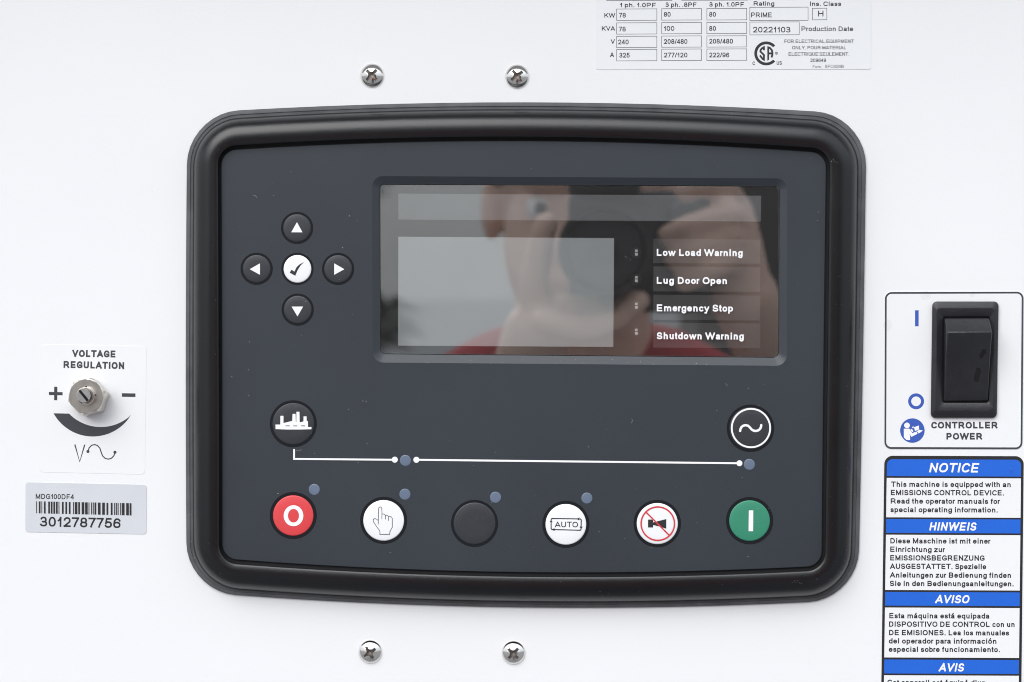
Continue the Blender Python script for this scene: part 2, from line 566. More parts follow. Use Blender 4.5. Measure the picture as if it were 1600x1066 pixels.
_O = lambda cx, cy, rx, ry: E(cx, cy, rx, ry, 90, 450)
_hx = XH / 2
_arch = lambda x0, x1: [(x0, .34)] + E((x0 + x1) / 2, .44, (x1 - x0) / 2, XH - .44, 175, 0) + [(x1, 0)]
_small_a = [E(.46, .55, .42, .185, 150, 0) + [(.88, .12), (.93, 0)], [(.88, .39), (.36, .35)] + E(.32, .175, .32, .175, 90, 270) + [(.55, .02), (.86, .2)]]
_small_e = [[(.02, _hx)] + E(.5, _hx, .5, _hx, 0, 318)]
_small_o = [_O(.5, _hx, .5, _hx)]
_dot = [(.5, 0), (.5, .004)]
FONT = {
    'A': (.90, [[(0, 0), (.5, 1), (1, 0)], [(.2, .3), (.8, .3)]]),
    'B': (.74, [[(0, 0), (0, 1), (.58, 1)] + E(.58, .77, .36, .23, 80, -80) + [(.5, .54), (0, .54)], [(.5, .54)] + E(.6, .27, .4, .27, 80, -80) + [(.5, 0), (0, 0)]]),
    'C': (.80, [E(.54, .5, .54, .5, 42, 318)]),
    'D': (.76, [[(0, 0), (0, 1), (.42, 1)] + E(.42, .5, .58, .5, 80, -80) + [(.42, 0), (0, 0)]]),
    'E': (.70, [[(1, 0), (0, 0), (0, 1), (.97, 1)], [(0, .53), (.9, .53)]]),
    'F': (.64, [[(0, 0), (0, 1), (1, 1)], [(0, .5), (.85, .5)]]),
    'G': (.84, [E(.52, .5, .52, .5, 42, 310) + [(.98, .16), (.98, .47), (.56, .47)]]),
    'H': (.76, [[(0, 0), (0, 1)], [(1, 0), (1, 1)], [(0, .53), (1, .53)]]),
    'I': (0, [[(.5, 0), (.5, 1)]]),
    'K': (.80, [[(0, 0), (0, 1)], [(.95, 1), (0, .36)], [(.36, .6), (1, 0)]]),
    'L': (.62, [[(0, 1), (0, 0), (1, 0)]]),
    'M': (.88, [[(0, 0), (0, 1), (.5, .05), (1, 1), (1, 0)]]),
    'N': (.76, [[(0, 0), (0, 1), (1, 0), (1, 1)]]),
    'O': (.88, [_O(.5, .5, .5, .5)]),
    'P': (.74, [[(0, 0), (0, 1), (.6, 1)] + E(.6, .735, .4, .265, 80, -80) + [(.6, .47), (0, .47)]]),
    'Q': (.88, [_O(.5, .5, .5, .5), [(.62, .22), (.98, -.02)]]),
    'R': (.82, [[(0, 0), (0, 1), (.58, 1)] + E(.58, .745, .34, .255, 80, -80) + [(.58, .49), (0, .49)], [(.5, .49), (.7, .36), (1, 0)]]),
    'S': (.73, [E(.48, .755, .44, .245, 22, 255) + E(.5, .26, .5, .26, 70, -158)]),
    'T': (.80, [[(0, 1), (1, 1)], [(.5, 1), (.5, 0)]]),
    'U': (.76, [[(0, 1), (0, .36)] + E(.5, .36, .5, .36, 190, 350) + [(1, .36), (1, 1)]]),
    'V': (.88, [[(0, 1), (.5, 0), (1, 1)]]),
    'W': (1.28, [[(0, 1), (.25, 0), (.5, 1), (.75, 0), (1, 1)]]),
    'Y': (.86, [[(0, 1), (.5, .44), (1, 1)], [(.5, .44), (.5, 0)]]),
    'Z': (.76, [[(.04, 1), (.97, 1), (0, 0), (1, 0)]]),
    '0': (.64, [_O(.5, .5, .5, .5)]),
    '1': (.34, [[(0, .72), (.45, .82), (.9, 1), (.9, 0)]]),
    '2': (.64, [E(.5, .72, .47, .28, 165, -30) + [(.5, .28), (.03, 0), (1, 0)]]),
    '3': (.64, [E(.48, .755, .42, .245, 155, -80) + [(.36, .525)], [(.48, .525)] + E(.5, .265, .5, .265, 75, -155)]),
    '4': (.68, [[(.74, 0), (.74, 1), (0, .26), (1, .26)]]),
    '5': (.64, [[(.93, 1), (.2, 1), (.08, .5)] + E(.5, .33, .5, .33, 130, -158)]),
    '6': (.64, [_O(.5, .31, .5, .31), E(.54, .5, .54, .5, 38, 180) + [(0, .3)]]),
    '7': (.64, [[(0, 1), (1, 1), (.56, .45), (.34, 0)]]),
    '8': (.64, [_O(.5, .765, .43, .235), _O(.5, .27, .5, .27)]),
    '9': (.64, [_O(.5, .69, .5, .31), E(.46, .5, .54, .5, 218, 360) + [(1, .7)]]),
    'a': (.60, _small_a),
    'b': (.60, [[(0, 0), (0, 1)], _small_o[0]]),
    'c': (.57, [E(.54, _hx, .54, _hx, 45, 315)]),
    'd': (.60, [[(1, 0), (1, 1)], _small_o[0]]),
    'e': (.61, _small_e),
    'f': (.36, [E(.95, .8, .58, .2, 100, 180) + [(.37, 0)], [(0, XH), (.95, XH)]]),
    'g': (.60, [_small_o[0], [(1, XH), (1, -.02)] + E(.5, -.04, .5, .24, 0, -155)]),
    'h': (.55, [[(0, 0), (0, 1)], _arch(0, 1)]),
    'i': (0, [[(.5, 0), (.5, XH)], [(.5, 1), (.5, .985)]]),
    'l': (0, [[(.5, 0), (.5, 1)]]),
    'm': (.92, [[(0, 0), (0, XH)], _arch(0, .5), _arch(.5, 1)]),
    'n': (.55, [[(0, 0), (0, XH)], _arch(0, 1)]),
    'o': (.61, _small_o),
    'p': (.60, [[(0, DS), (0, XH)], _small_o[0]]),
    'q': (.60, [[(1, DS), (1, XH)], _small_o[0]]),
    'r': (.34, [[(0, 0), (0, XH)], [(0, .34)] + E(.85, .42, .85, XH - .42, 175, 80)]),
    's': (.54, [E(.48, .545, .44, .18, 25, 255) + E(.5, .185, .5, .185, 70, -155)]),
    't': (.34, [[(.42, .95), (.42, .17)] + E(.9, .17, .48, .17, 190, 268), [(0, XH), (.95, XH)]]),
    'u': (.55, [[(0, XH), (0, .3)] + E(.5, .3, .5, .3, 190, 350) + [(1, .3)], [(1, XH), (1, 0)]]),
    'v': (.64, [[(0, XH), (.5, 0), (1, XH)]]),
    'w': (.96, [[(0, XH), (.25, 0), (.5, XH), (.75, 0), (1, XH)]]),
    'y': (.64, [[(0, XH), (.5, .02)], [(1, XH), (.48, -.1), (.34, DS), (.08, DS)]]),
    'z': (.60, [[(.04, XH), (.96, XH), (0, 0), (1, 0)]]),
    '\u00e1': (.60, _small_a + [[(.42, .9), (.66, 1.06)]]),
    '\u00e9': (.61, _small_e + [[(.42, .9), (.66, 1.06)]]),
    '\u00f3': (.61, _small_o + [[(.42, .9), (.66, 1.06)]]),
    '.': (0, [_dot]),
    ':': (0, [_dot, [(.5, .6), (.5, .604)]]),
    "'": (0, [[(.5, .8), (.5, 1)]]),
    '/': (.40, [[(0, 0), (1, 1)]]),
}
GAP_ROUND = "CGOQScedgoqbpae0235689\u00e1\u00e9\u00f3s"
GAP_SLANT = "AVWYvwyTKZzxfrt7/4"


# ================================================================== THE SETTING
g = Geo()
zt = P(600, 119).z + 0.22
x0_, x1_, z0_ = -0.8, 0.8, 0.8
g.box(((x0_ + x1_) / 2, 0.001, (z0_ + zt) / 2), (x1_ - x0_, 0.002, zt - z0_))
tag(g.build("panel_wall", M['panel']), "white powder coated steel sheet that carries the controller and labels", None, None, 'structure')

g = Geo()
g.box((0, -0.0525, zt + 0.012), (1.6, 0.109, 0.022))
g.box((0, -0.1085, zt - 0.006), (1.6, 0.003, 0.058))
tag(g.build("overhang", M['panel']), "white steel lip of the cabinet roof above the panel", None, None, 'structure')

g = Geo()
g.v = [Vector((-400, 1.5, 0.03)), Vector((400, 1.5, 0.03)), Vector((400, -600, -12)), Vector((-400, -600, -12))]
g.face((0, 1, 2, 3))
tag(g.build("ground", M['ground']), "grey gravel yard in front of the cabinet", None, None, 'structure')

# ================================================================== CONTROL UNIT
H_FACE = 6.0 * MM
unit = thing("control_unit", P(817, 555, 0), "black framed digital controller with a screen and round push buttons on the white panel", "controller")

gas_o = rquad([(292.8, 177.5), (1354.0, 179.5), (1340.6, 936.7), (291.8, 923.8)], [80, 80, 78, 76],
              [(822, 160), (1348.5, 555), (816, 949.2), (290.2, 553)])
bez_o = rquad([(302.5, 189), (1342.0, 192.0), (1329.8, 928.5), (302.0, 915.6)], [70, 70, 70, 70],
              [(822, 170.8), (1337.4, 555), (816, 940.8), (300.6, 553)])
bez_i = rquad([(341.0, 229.8), (1296.0, 233.6), (1288.4, 890.2), (342.8, 878.6)], [27, 27, 27, 27],
              [(818, 214.4), (1292.6, 555), (815, 900.2), (342.4, 553)])
face_o = rquad([(345.3, 235.2), (1291.4, 239.0), (1284.2, 884.8), (347.0, 873.2)], [23, 23, 23, 23],
               [(817, 220.2), (1287.4, 555), (815, 894.7), (346.6, 553)])

# rubber gasket: flat strip with a rounded outer edge, inner seam under the bezel
g = Geo()
gi = mix(gas_o, bez_o, 1.25)
g.loft([at(gas_o, 0), at(gas_o, 0.9 * MM), at(mix(gas_o, bez_o, .08), 1.25 * MM), at(mix(gas_o, bez_o, .18), 1.4 * MM),
        at(mix(gas_o, bez_o, .55), 1.45 * MM), at(mix(gas_o, bez_o, .6), 1.15 * MM), at(gi, 1.1 * MM)])
g.build("gasket", M['gasket'], unit, smooth=True, sharp=0.7)

# bezel: broad rounded moulding
g = Geo()
prof = [(0.0, 4.3), (0.0, 7.6), (0.008, 8.1), (0.025, 8.4), (0.05, 8.55), (0.1, 8.68), (0.2, 8.85), (0.3, 8.9), (0.4, 8.85), (0.5, 8.65),
        (0.6, 8.3), (0.69, 7.8), (0.77, 7.2), (0.84, 6.45), (0.90, 5.55), (0.945, 4.6), (0.975, 3.6), (0.992, 2.7), (1.0, 1.9), (1.0, 1.0)]
g.loft([at(mix(bez_i, bez_o, t), h * MM) for t, h in prof])
g.build("bezel", M['bezel'], unit, smooth=True, sharp=0.9)

g = Geo()
g.loft([at(mix(bez_i, bez_o, 0.02), 4.35 * MM), at(shrink(face_o, 1.0), 4.35 * MM)])
g.build("seam_floor", M['gap'], unit)

# faceplate with the screen pocket cut out
pock_o = rquad([(581.6, 275.2), (1230.4, 279.0), (1229.4, 571.8), (582.2, 566.6)], 17, ne=6)
pock_i = rquad([(593.2, 287.8), (1218.2, 290.8), (1216.8, 559.0), (594.2, 553.4)], 9, ne=6)
g = Geo()
fo1 = shrink(face_o, 0.9)
g.loft([at(face_o, 4.4 * MM), at(face_o, 5.75 * MM), at(shrink(face_o, 0.35), 5.92 * MM), at(fo1, H_FACE)])
g.lift = 0
b0 = len(g.v)
for x, y in fo1: g.v.append(P(x, y, H_FACE))
for x, y in pock_o: g.v.append(P(x, y, H_FACE))
for t in tessellate_polygon([[Vector((x, y, 0)) for x, y in fo1], [Vector((x, y, 0)) for x, y in pock_o]]):
    g.face([b0 + i for i in t])
face = g.build("faceplate", M['face'], unit, sharp=0.2)

g = Geo()
g.loft([at(pock_o, H_FACE), at(mix(pock_o, pock_i, .06), H_FACE - .10 * MM), at(mix(pock_o, pock_i, .94), H_FACE - 1.22 * MM), at(pock_i, H_FACE - 1.32 * MM),
        at(pock_i, H_FACE - 2.6 * MM)])
g.build("screen_surround", M['recess'], unit, smooth=True, sharp=0.5)

# ---- the screen: a clear pane over a black mask, a grey display and printed strips
H_MASK = H_FACE - 1.9 * MM
H_PANE = H_FACE - 0.9 * MM
win = shrink(pock_i, 0.8)
g = Geo()
g.poly(win, H_MASK)
screen = g.build("screen", M['screen_back'], unit)
g = Geo()
w1 = shrink(win, 0.4)
g.loft([at(win, H_MASK + .22 * MM), at(win, H_PANE - .06 * MM), at(w1, H_PANE)], cap0=True, cap1=True)
pane = g.build("pane", M['pane'], screen)


def quad_print(name, pts, m, h, parent):
    q = Geo()
    q.poly(pts, h)
    return q.build(name, m, parent)


HM = H_MASK + .05 * MM
quad_print("status_strip", [(622.4, 302.6), (1189.4, 306.0), (1188.6, 346.4), (622.4, 343.2)], M['strip_light'], HM, screen)
quad_print("display", [(622.4, 370.0), (959.6, 372.2), (958.2, 542.2), (622.0, 540.2)], M['lcd'], HM, screen)
rows = [(373.2, 411.2, "Low Load Warning", 1160.4, 400.0), (416.4, 455.4, "Lug Door Open", 1135.8, 443.6),
        (460.6, 500.0, "Emergency Stop", 1145.2, 486.6), (504.2, 543.2, "Shutdown Warning", 1162.2, 530.2)]
for a, b, s, xe, bl in rows:
    quad_print("warning_strip", [(1021.0, a), (1188.0, a + 1.4), (1187.4, b + .9), (1020.6, b)], M['strip'], HM, screen)
    g = Geo()
    g.text(s, 1026.2, xe, bl, 10.9, H_PANE + .03 * MM, y1=bl + .6, bold=1.25)
    g.build("lettering", M['print_white'], screen)
for cy in (395.0, 436.6, 478.0, 518.6):
    g = Geo()
    g.ring(994.0, cy, 5.8, 8.4, HM)
    g.disc(994.0, cy, 5.4, HM)
    g.slot = 1
    g.poly([(992.2, cy - 5.0), (996.4, cy - 4.8), (996.2, cy - 1.2), (992.0, cy - 1.2)], HM + .05 * MM)
    g.poly([(991.8, cy + 0.2), (996.6, cy + 0.2), (996.2, cy + 4.8), (992.4, cy + 4.4)], HM + .05 * MM)
    g.build("led", [M['led_ring'], M['led_chip']], screen)

# ---- push buttons
R_BIG, R_SMALL = 36.8, 25.2


def button(name, cx, cy, R, cap_m, wide=5.4, label=None):
    q = Geo()
    q.ring(cx, cy, R - wide - .8, R, H_FACE + .02 * MM)
    q.loft([at(circle(cx, cy, R, 56), H_FACE + .02 * MM), at(circle(cx, cy, R - .5, 56), H_FACE + .05 * MM), at(circle(cx, cy, R - 1.0, 56), H_FACE + .03 * MM)])
    b = q.build(name, M['ring'], unit, smooth=True)
    if label: b["label"] = label
    q = Geo()
    r = R - wide
    hb = H_FACE
    q.loft([at(circle(cx, cy, r + .5, 56), hb), at(circle(cx, cy, r, 56), hb + .16 * MM), at(circle(cx, cy, r - .5, 56), hb + .24 * MM), at(circle(cx, cy, r - 1.4, 56), hb + .29 * MM),
            at(circle(cx, cy, r * .6, 56), hb + .37 * MM), at(circle(cx, cy, r * .25, 56), hb + .40 * MM)], cap1=True)
    q.build("button_cap", cap_m, b, smooth=True)
    return b


HS = H_FACE + .45 * MM           # height of the symbols printed on the caps
for nm, cx, cy, tri, lb in (
        ("arrow_button", 464.2, 356.4, [(464, 347.2), (472.6, 363.2), (455, 363.2)], "arrow button pointing up"),
        ("arrow_button", 401.0, 420.2, [(390.2, 420.8), (406.2, 411.6), (406.2, 429.6)], "arrow button pointing left"),
        ("arrow_button", 528.3, 420.4, [(522.2, 411.6), (538.0, 420.8), (522.2, 429.6)], "arrow button pointing right"),
        ("arrow_button", 465.2, 484.0, [(455.6, 479.2), (473.6, 479.2), (464.8, 494.6)], "arrow button pointing down")):
    b = button(nm, cx, cy, R_SMALL, M['cap_dark'], 3.8, lb)
    g = Geo()
    g.poly(tri, HS)
    g.build("symbol", M['print_white'], b)

b = button("select_button", 464.8, 420.3, R_SMALL, M['cap_white'], 4.0, "white button with a dark tick")
g = Geo()
g.poly([(452.6, 426.0), (455.6, 421.6), (460.0, 424.6), (463.4, 417.6), (467.6, 413.6), (475.0, 409.4), (469.6, 415.0), (465.2, 421.8), (461.2, 431.0)], HS)
g.build("symbol", M['print_dark'], b)

b = button("mains_button", 458.3, 662.3, R_BIG, M['cap_dark'], 4.6, "dark button with a white factory symbol")
g = Geo()
k = 80 / 1137.0
fx = lambda pts: [(420 + x * k, 625 + y * k) for x, y in pts]
g.poly(fx([(148, 548), (255, 548), (258, 354), (326, 354), (326, 516), (520, 466), (528, 310), (594, 310), (600, 490), (612, 490), (614, 264), (680, 264), (686, 500),
           (770, 478), (772, 366), (838, 366), (842, 470), (870, 468), (872, 602), (948, 602), (945, 652), (690, 658), (400, 658), (150, 650)]), HS)
g.build("symbol", M['print_white'], b)
g = Geo()
for pts in ([(372, 568), (462, 568), (462, 584), (372, 584)], [(545, 568), (632, 570), (632, 586), (545, 584)], [(718, 568), (805, 568), (805, 584), (718, 584)]):
    g.poly(fx(pts), HS + .06 * MM)
g.build("symbol", M['print_dark'], b)

b = button("generator_button", 1172.6, 669.4, R_BIG + .3, M['cap_dark'], 4.6, "dark button with a white wave inside a white circle")
g = Geo()
g.ring(1173.4, 669.0, 28.6, 31.4, HS - .06 * MM, n=72)
k = 85 / 824.0
S = [(256, 422), (262, 392), (278, 362), (305, 342), (342, 334), (378, 344), (405, 370), (432, 400), (462, 418), (495, 423), (530, 414), (556, 394), (572, 364), (576, 334)]
pts = [(1130 + x * k, 630 + y * k) for x, y in S]
g.ribbon(pts, 3.6, HS)
for q in (pts[0], pts[-1]): g.disc(q[0], q[1], 1.8, HS, 16)
g.build("symbol", M['print_white'], b)

b = button("stop_button", 458.2, 805.7, R_BIG, M['cap_red'], 5.6, "red button with a white letter O")
g = Geo()
oo = [(458.6 + 15.4 * math.cos(t), 806.0 - 16.4 * math.sin(t)) for t in [i * math.pi / 28 for i in range(56)]]
oi = [(458.6 + 8.6 * math.cos(t), 806.0 - 10.6 * math.sin(t)) for t in [i * math.pi / 28 for i in range(56)]]
g.poly(oo, HS, [oi])
g.build("symbol", M['print_white'], b)

b = button("manual_button", 599.5, 813.3, R_BIG, M['cap_white'], 5.4, "white button with a pointing hand outline")
g = Geo()
k = 80 / 1218.0
hx = lambda pts: [(560 + x * k, 780 + y * k) for x, y in pts]
g.ribbon(hx([(472, 600), (478, 330), (482, 218), (495, 192), (516, 184), (540, 192), (556, 218), (560, 330), (557, 478)]), .95, HS)
g.ribbon(hx([(472, 512), (440, 482), (400, 464), (370, 468), (350, 492), (354, 530), (420, 635), (500, 745), (512, 780), (508, 838), (742, 838), (752, 762), (806, 668), (806, 460), (786, 426), (752, 414), (716, 418)]), .95, HS)
g.ribbon(hx([(560, 358), (596, 352), (628, 370), (644, 400), (640, 482)]), .95, HS)
g.ribbon(hx([(644, 386), (676, 384), (706, 404), (714, 430), (710, 516)]), .95, HS)
g.build("symbol", M['print_grey'], b)

button("blank_button", 741.5, 818.0, R_BIG, M['cap_dark'], 4.4, "plain dark button without a symbol")

b = button("auto_button", 884.2, 819.5, R_BIG, M['cap_white'], 5.4, "white button reading AUTO inside four arrows")
g = Geo()
k = 80 / 1066.0
ax = lambda pts: [(845 + x * k, 780 + y * k) for x, y in pts]
g.ribbon(ax([(214, 440), (216, 418), (232, 404), (800, 412)]), 1.5, HS)
g.ribbon(ax([(812, 412), (834, 418), (842, 436), (838, 600)]), 1.5, HS)
g.ribbon(ax([(838, 612), (832, 640), (812, 648), (270, 634)]), 1.5, HS)
g.ribbon(ax([(262, 634), (228, 630), (214, 616), (214, 450)]), 1.5, HS)
for t in ([(770, 384), (826, 414), (772, 440)], [(808, 570), (872, 572), (836, 622)], [(284, 604), (284, 664), (236, 632)], [(184, 474), (214, 432), (244, 476)]):
    g.poly(ax(t), HS + .02 * MM)
g.text("AUTO", 845 + 292 * k, 845 + 772 * k, 780 + 584 * k, 8.6, HS, y1=780 + 586 * k, bold=.2)
g.build("symbol", M['print_dark'], b)

b = button("alarm_mute_button", 1027.0, 818.3, R_BIG + .3, M['cap_white'], 5.4, "white button with a horn crossed out in red")
g = Geo()
mx_ = lambda pts: [(988 + x * k, 780 + y * k) for x, y in pts]
g.poly(mx_([(328, 426), (410, 424), (432, 444), (436, 486), (560, 452), (706, 416), (706, 616), (570, 572), (436, 540), (430, 592), (328, 590)]), HS)
g.build("symbol", M['print_dark'], b)
g = Geo()
g.ring(988 + 530 * k, 780 + 510 * k, 25.0, 27.2, HS + .05 * MM, n=72)
g.ribbon(mx_([(290, 276), (768, 752)]), 2.2, HS + .06 * MM)
g.build("symbol", M['print_red'], b)

b = button("start_button", 1171.2, 813.7, R_BIG + .2, M['cap_green'], 5.6, "green button with a white upright bar")
g = Geo()
g.poly([(1170.0, 797.6), (1177.0, 797.6), (1176.8, 830.2), (1169.6, 830.2)], HS)
g.build("symbol", M['print_white'], b)

for cx, cy in ((633.4, 719.6), (491.0, 764.9), (632.7, 772.4), (774.2, 777.1), (917.0, 778.4), (1170.9, 725.8)):
    g = Geo()
    g.loft([at(circle(cx, cy, 8.6, 32), H_FACE), at(circle(cx, cy, 8.2, 32), H_FACE + .05 * MM), at(circle(cx, cy, 7.0, 32), H_FACE + .08 * MM)], cap1=True)
    g.build("indicator_lamp", M['lamp'], unit, smooth=True)

HL = H_FACE + .03 * MM
g = Geo()
g.ribbon([(459.6, 701.8), (459.4, 717.2), (617.0, 718.6)], 2.9, HL)
g.disc(616.8, 718.4, 4.7, HL)
g.build("connection_line", M['print_white'], unit)
g = Geo()
g.ribbon([(650.6, 718.6), (1155.4, 724.0)], 3.0, HL)
g.disc(650.6, 718.6, 4.7, HL)
g.disc(1155.4, 724.0, 4.6, HL)
g.build("connection_line", M['print_white'], unit)

# dust lying on the controller
g = Geo()
rd = random.Random(11)


def speck(x, y, s, h):
    a = rd.random() * 6.3
    n = rd.choice((3, 4, 5))
    g.poly([(x + s * rd.uniform(.6, 1.2) * math.cos(a + 2 * math.pi * i / n), y + s * rd.uniform(.5, 1.1) * math.sin(a + 2 * math.pi * i / n)) for i in range(n)], h)


for _ in range(150):
    x, y = rd.uniform(356, 1280), rd.uniform(245, 870)
    if 574 < x < 1238 and 270 < y < 578: continue
    speck(x, y, rd.choice((.35, .4, .5, .55, .7, .95)), H_FACE + .7 * MM)
for _ in range(50):
    speck(rd.uniform(604, 1208), rd.uniform(300, 550), rd.choice((.35, .4, .5, .7)), H_PANE + .04 * MM)
for _ in range(26):
    x = rd.uniform(600, 1215)
    speck(x, 565 + (x - 600) * .008 + rd.uniform(-6, 3), rd.choice((.5, .6, .8)), H_FACE + .02 * MM)
for x, y in ((1302, 250), (1304, 252), (1308, 254), (1299, 252)):
    speck(x, y, .8, 9.0 * MM)
for x, y in ((1241, 908), (1244, 910), (1249, 911), (1246, 907), (1252, 912), (1238, 910)):
    speck(x, y, .45, 9.0 * MM)
for _ in range(4):
    x, y = rd.uniform(370, 1270), rd.uniform(270, 850)
    if 560 < x < 1245 and 262 < y < 585: x = rd.uniform(370, 550)
    a = rd.random() * 3
    l = rd.uniform(4, 10)
    g.ribbon([(x, y), (x + l * .5 * math.cos(a), y + l * .5 * math.sin(a)), (x + l * math.cos(a + .5), y + l * math.sin(a + .5))], .35, H_FACE + .7 * MM)
def bezel_h(t):
    for (a, p), (b_, q) in zip(prof[:-1], prof[1:]):
        if a <= t <= b_ and b_ > a: return (p + (q - p) * (t - a) / (b_ - a)) * MM
    return 0


for _ in range(90):
    i = rd.randrange(len(bez_i))
    t = rd.uniform(.1, .8)
    a, b_ = bez_i[i], bez_o[i]
    speck(a[0] + (b_[0] - a[0]) * t + rd.uniform(-8, 8) * (abs(b_[0] - a[0]) < 12), a[1] + (b_[1] - a[1]) * t, rd.choice((.3, .35, .4, .5)), bezel_h(t) + .12 * MM)
for _ in range(70):
    i = rd.randrange(len(gas_o))
    t = rd.uniform(.2, .9)
    a, b_ = gas_o[i], bez_o[i]
    speck(a[0] + (b_[0] - a[0]) * t, a[1] + (b_[1] - a[1]) * t, rd.choice((.3, .35, .45, .6)), 1.55 * MM)
tag(g.build("dust", M['dust']), "pale dust specks scattered over the controller face", None, None, 'stuff')

g = Geo()
for _ in range(60):
    x, y = rd.uniform(5, 1595), rd.uniform(5, 1060)
    if 280 < x < 1362 and 150 < y < 960: continue
    speck(x, y, rd.choice((.3, .35, .4, .5, .7)), .05 * MM)
tag(g.build("grit", M['grit']), "grey grit specks on the white panel", None, None, 'stuff')

# ================================================================== SCREWS
def screw_mesh():
    R, EDGE = 4.3 * MM, math.radians(52)
    RS = R / math.sin(EDGE)
    HT = RS * (1 - math.cos(EDGE)) + .3 * MM
    NR, NA = 44, 112
    bm = bmesh.new()

    def cross(x, y):
        best = 9.0
        for k_ in range(2):
            u, v = (x, y) if k_ == 0 else (y, x)
            au, av = abs(u) / R, abs(v) / R
            wid = 0.115 + 0.13 * max(0.0, 1 - au / 0.32)
            best = min(best, max(av - wid, au - 0.58))
        return best
    top = bm.verts.new((0, -HT + .9 * MM, 0))
    rings = []
    for i in range(1, NR + 1):
        r = R * (i / NR) ** 0.92
        ring_ = []
        for j in range(NA):
            a = 2 * math.pi * j / NA
            x, z = r * math.cos(a), r * math.sin(a)
            h = math.sqrt(RS * RS - min(r, R) ** 2) - RS * math.cos(EDGE) + .3 * MM
            s = cross(x, z)
            d = min(1.0, max(0.0, -s / 0.035))
            depth = (0.6 + 0.7 * max(0, 1 - r / (0.5 * R))) * MM
            ring_.append(bm.verts.new((x, -(h - d * depth), z)))
        rings.append(ring_)
    skirt = [bm.verts.new((v.co.x, 0, v.co.z)) for v in rings[-1]]
    rings.append(skirt)
    for j in range(NA):
        bm.faces.new((top, rings[0][j], rings[0][(j + 1) % NA]))
        for i in range(len(rings) - 1):
            f = bm.faces.new((rings[i][j], rings[i + 1][j], rings[i + 1][(j + 1) % NA], rings[i][(j + 1) % NA]))
            c = f.calc_center_median()
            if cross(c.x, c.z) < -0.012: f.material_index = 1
    bmesh.ops.recalc_face_normals(bm, faces=bm.faces)
    for e in bm.edges:
        if len(e.link_faces) == 2 and e.calc_face_angle(0) > 0.75: e.smooth = False
    me = bpy.data.meshes.new("screw")
    bm.to_mesh(me)
    bm.free()
    me.materials.append(M['steel'])
    me.materials.append(M['steel_dull'])
    me.polygons.foreach_set("use_smooth", [True] * len(me.polygons))
    return me


sm = screw_mesh()
for px, py, ang, lb in (
        (581.3, 118.0, 45, "steel cross head screw above the controller, the one farther from the rating label"),
        (807.9, 119.4, 54, "steel cross head screw above the controller, the one nearer the rating label"),
        (578.3, 1018.8, 58, "steel cross head screw below the controller, under the pointing hand button"),
        (802.2, 1020.2, 45, "steel cross head screw below the controller, between the blank and AUTO buttons")):
    o = bpy.data.objects.new("screw", sm)
    scene.collection.objects.link(o)
    o.location = P(px, py, 0.4 * MM) * 1.0
    o.location.y = 0
    o.rotation_euler = (0, math.radians(ang), 0)
    tag(o, lb, "screw", "cross head screws round the controller")


# ================================================================== STICKER HELPERS
def sticker_slab(parent, pts, m, h=.16 * MM, name="backing"):
    q = Geo()
    q.loft([at(pts, 0), at(pts, h - .03 * MM), at(shrink(pts, .25), h)], cap1=False)
    q.lift = 0
    b_ = len(q.v)
    in_ = shrink(pts, .25)
    for x, y in in_: q.v.append(P(x, y, h))
    for t in tessellate_polygon([[Vector((x, y, 0)) for x, y in in_]]):
        q.face([b_ + i for i in t])
    return q.build(name, m, parent)


def words(parent, items, m, h, name="lettering", bold=0.0, shear=0.0):
    q = Geo()
    for it in items:
        s, xa, xb, ya, cap = it[:5]
        yb = it[5] if len(it) > 5 else ya
        q.text(s, xa, xb, ya, cap, h, y1=yb, bold=bold, shear=shear)
    return q.build(name, m, parent)


# ================================================================== VOLTAGE LABEL AND TRIMMER
HST = .16 * MM
HP = HST + .03 * MM
HP = .10 * MM                    # this film is thinner than the others
v = thing("voltage_label", P(144, 742, 0), "white VOLTAGE REGULATION label with plus, minus and a dark tapering arc", "label")
sticker_slab(v, rquad([(64, 538), (229, 541), (226.4, 741.6), (62, 738)], 6, ne=4), M['sticker'], .07 * MM)
words(v, [("VOLTAGE", 112.8, 180.2, 557.6, 10.9, 558.8)], M['border_grey'], HP, bold=1.6)
words(v, [("REGULATION", 99.2, 193.8, 575.0, 10.9, 577.0)], M['border_grey'], HP, bold=1.6)
g = Geo()
g.poly([(76.4, 612.6), (84.6, 612.7), (84.7, 604.4), (89.6, 604.4), (89.6, 612.8), (97.8, 612.9), (97.8, 617.8), (89.5, 617.7), (89.4, 625.6), (84.6, 625.6), (84.6, 617.6), (76.4, 617.5)], HP)
g.build("plus_sign", M['border_grey'], v)
g = Geo()
g.poly([(190.4, 614.6), (211.6, 614.9), (211.6, 620.4), (190.4, 620.1)], HP)
g.build("minus_sign", M['border_grey'], v)


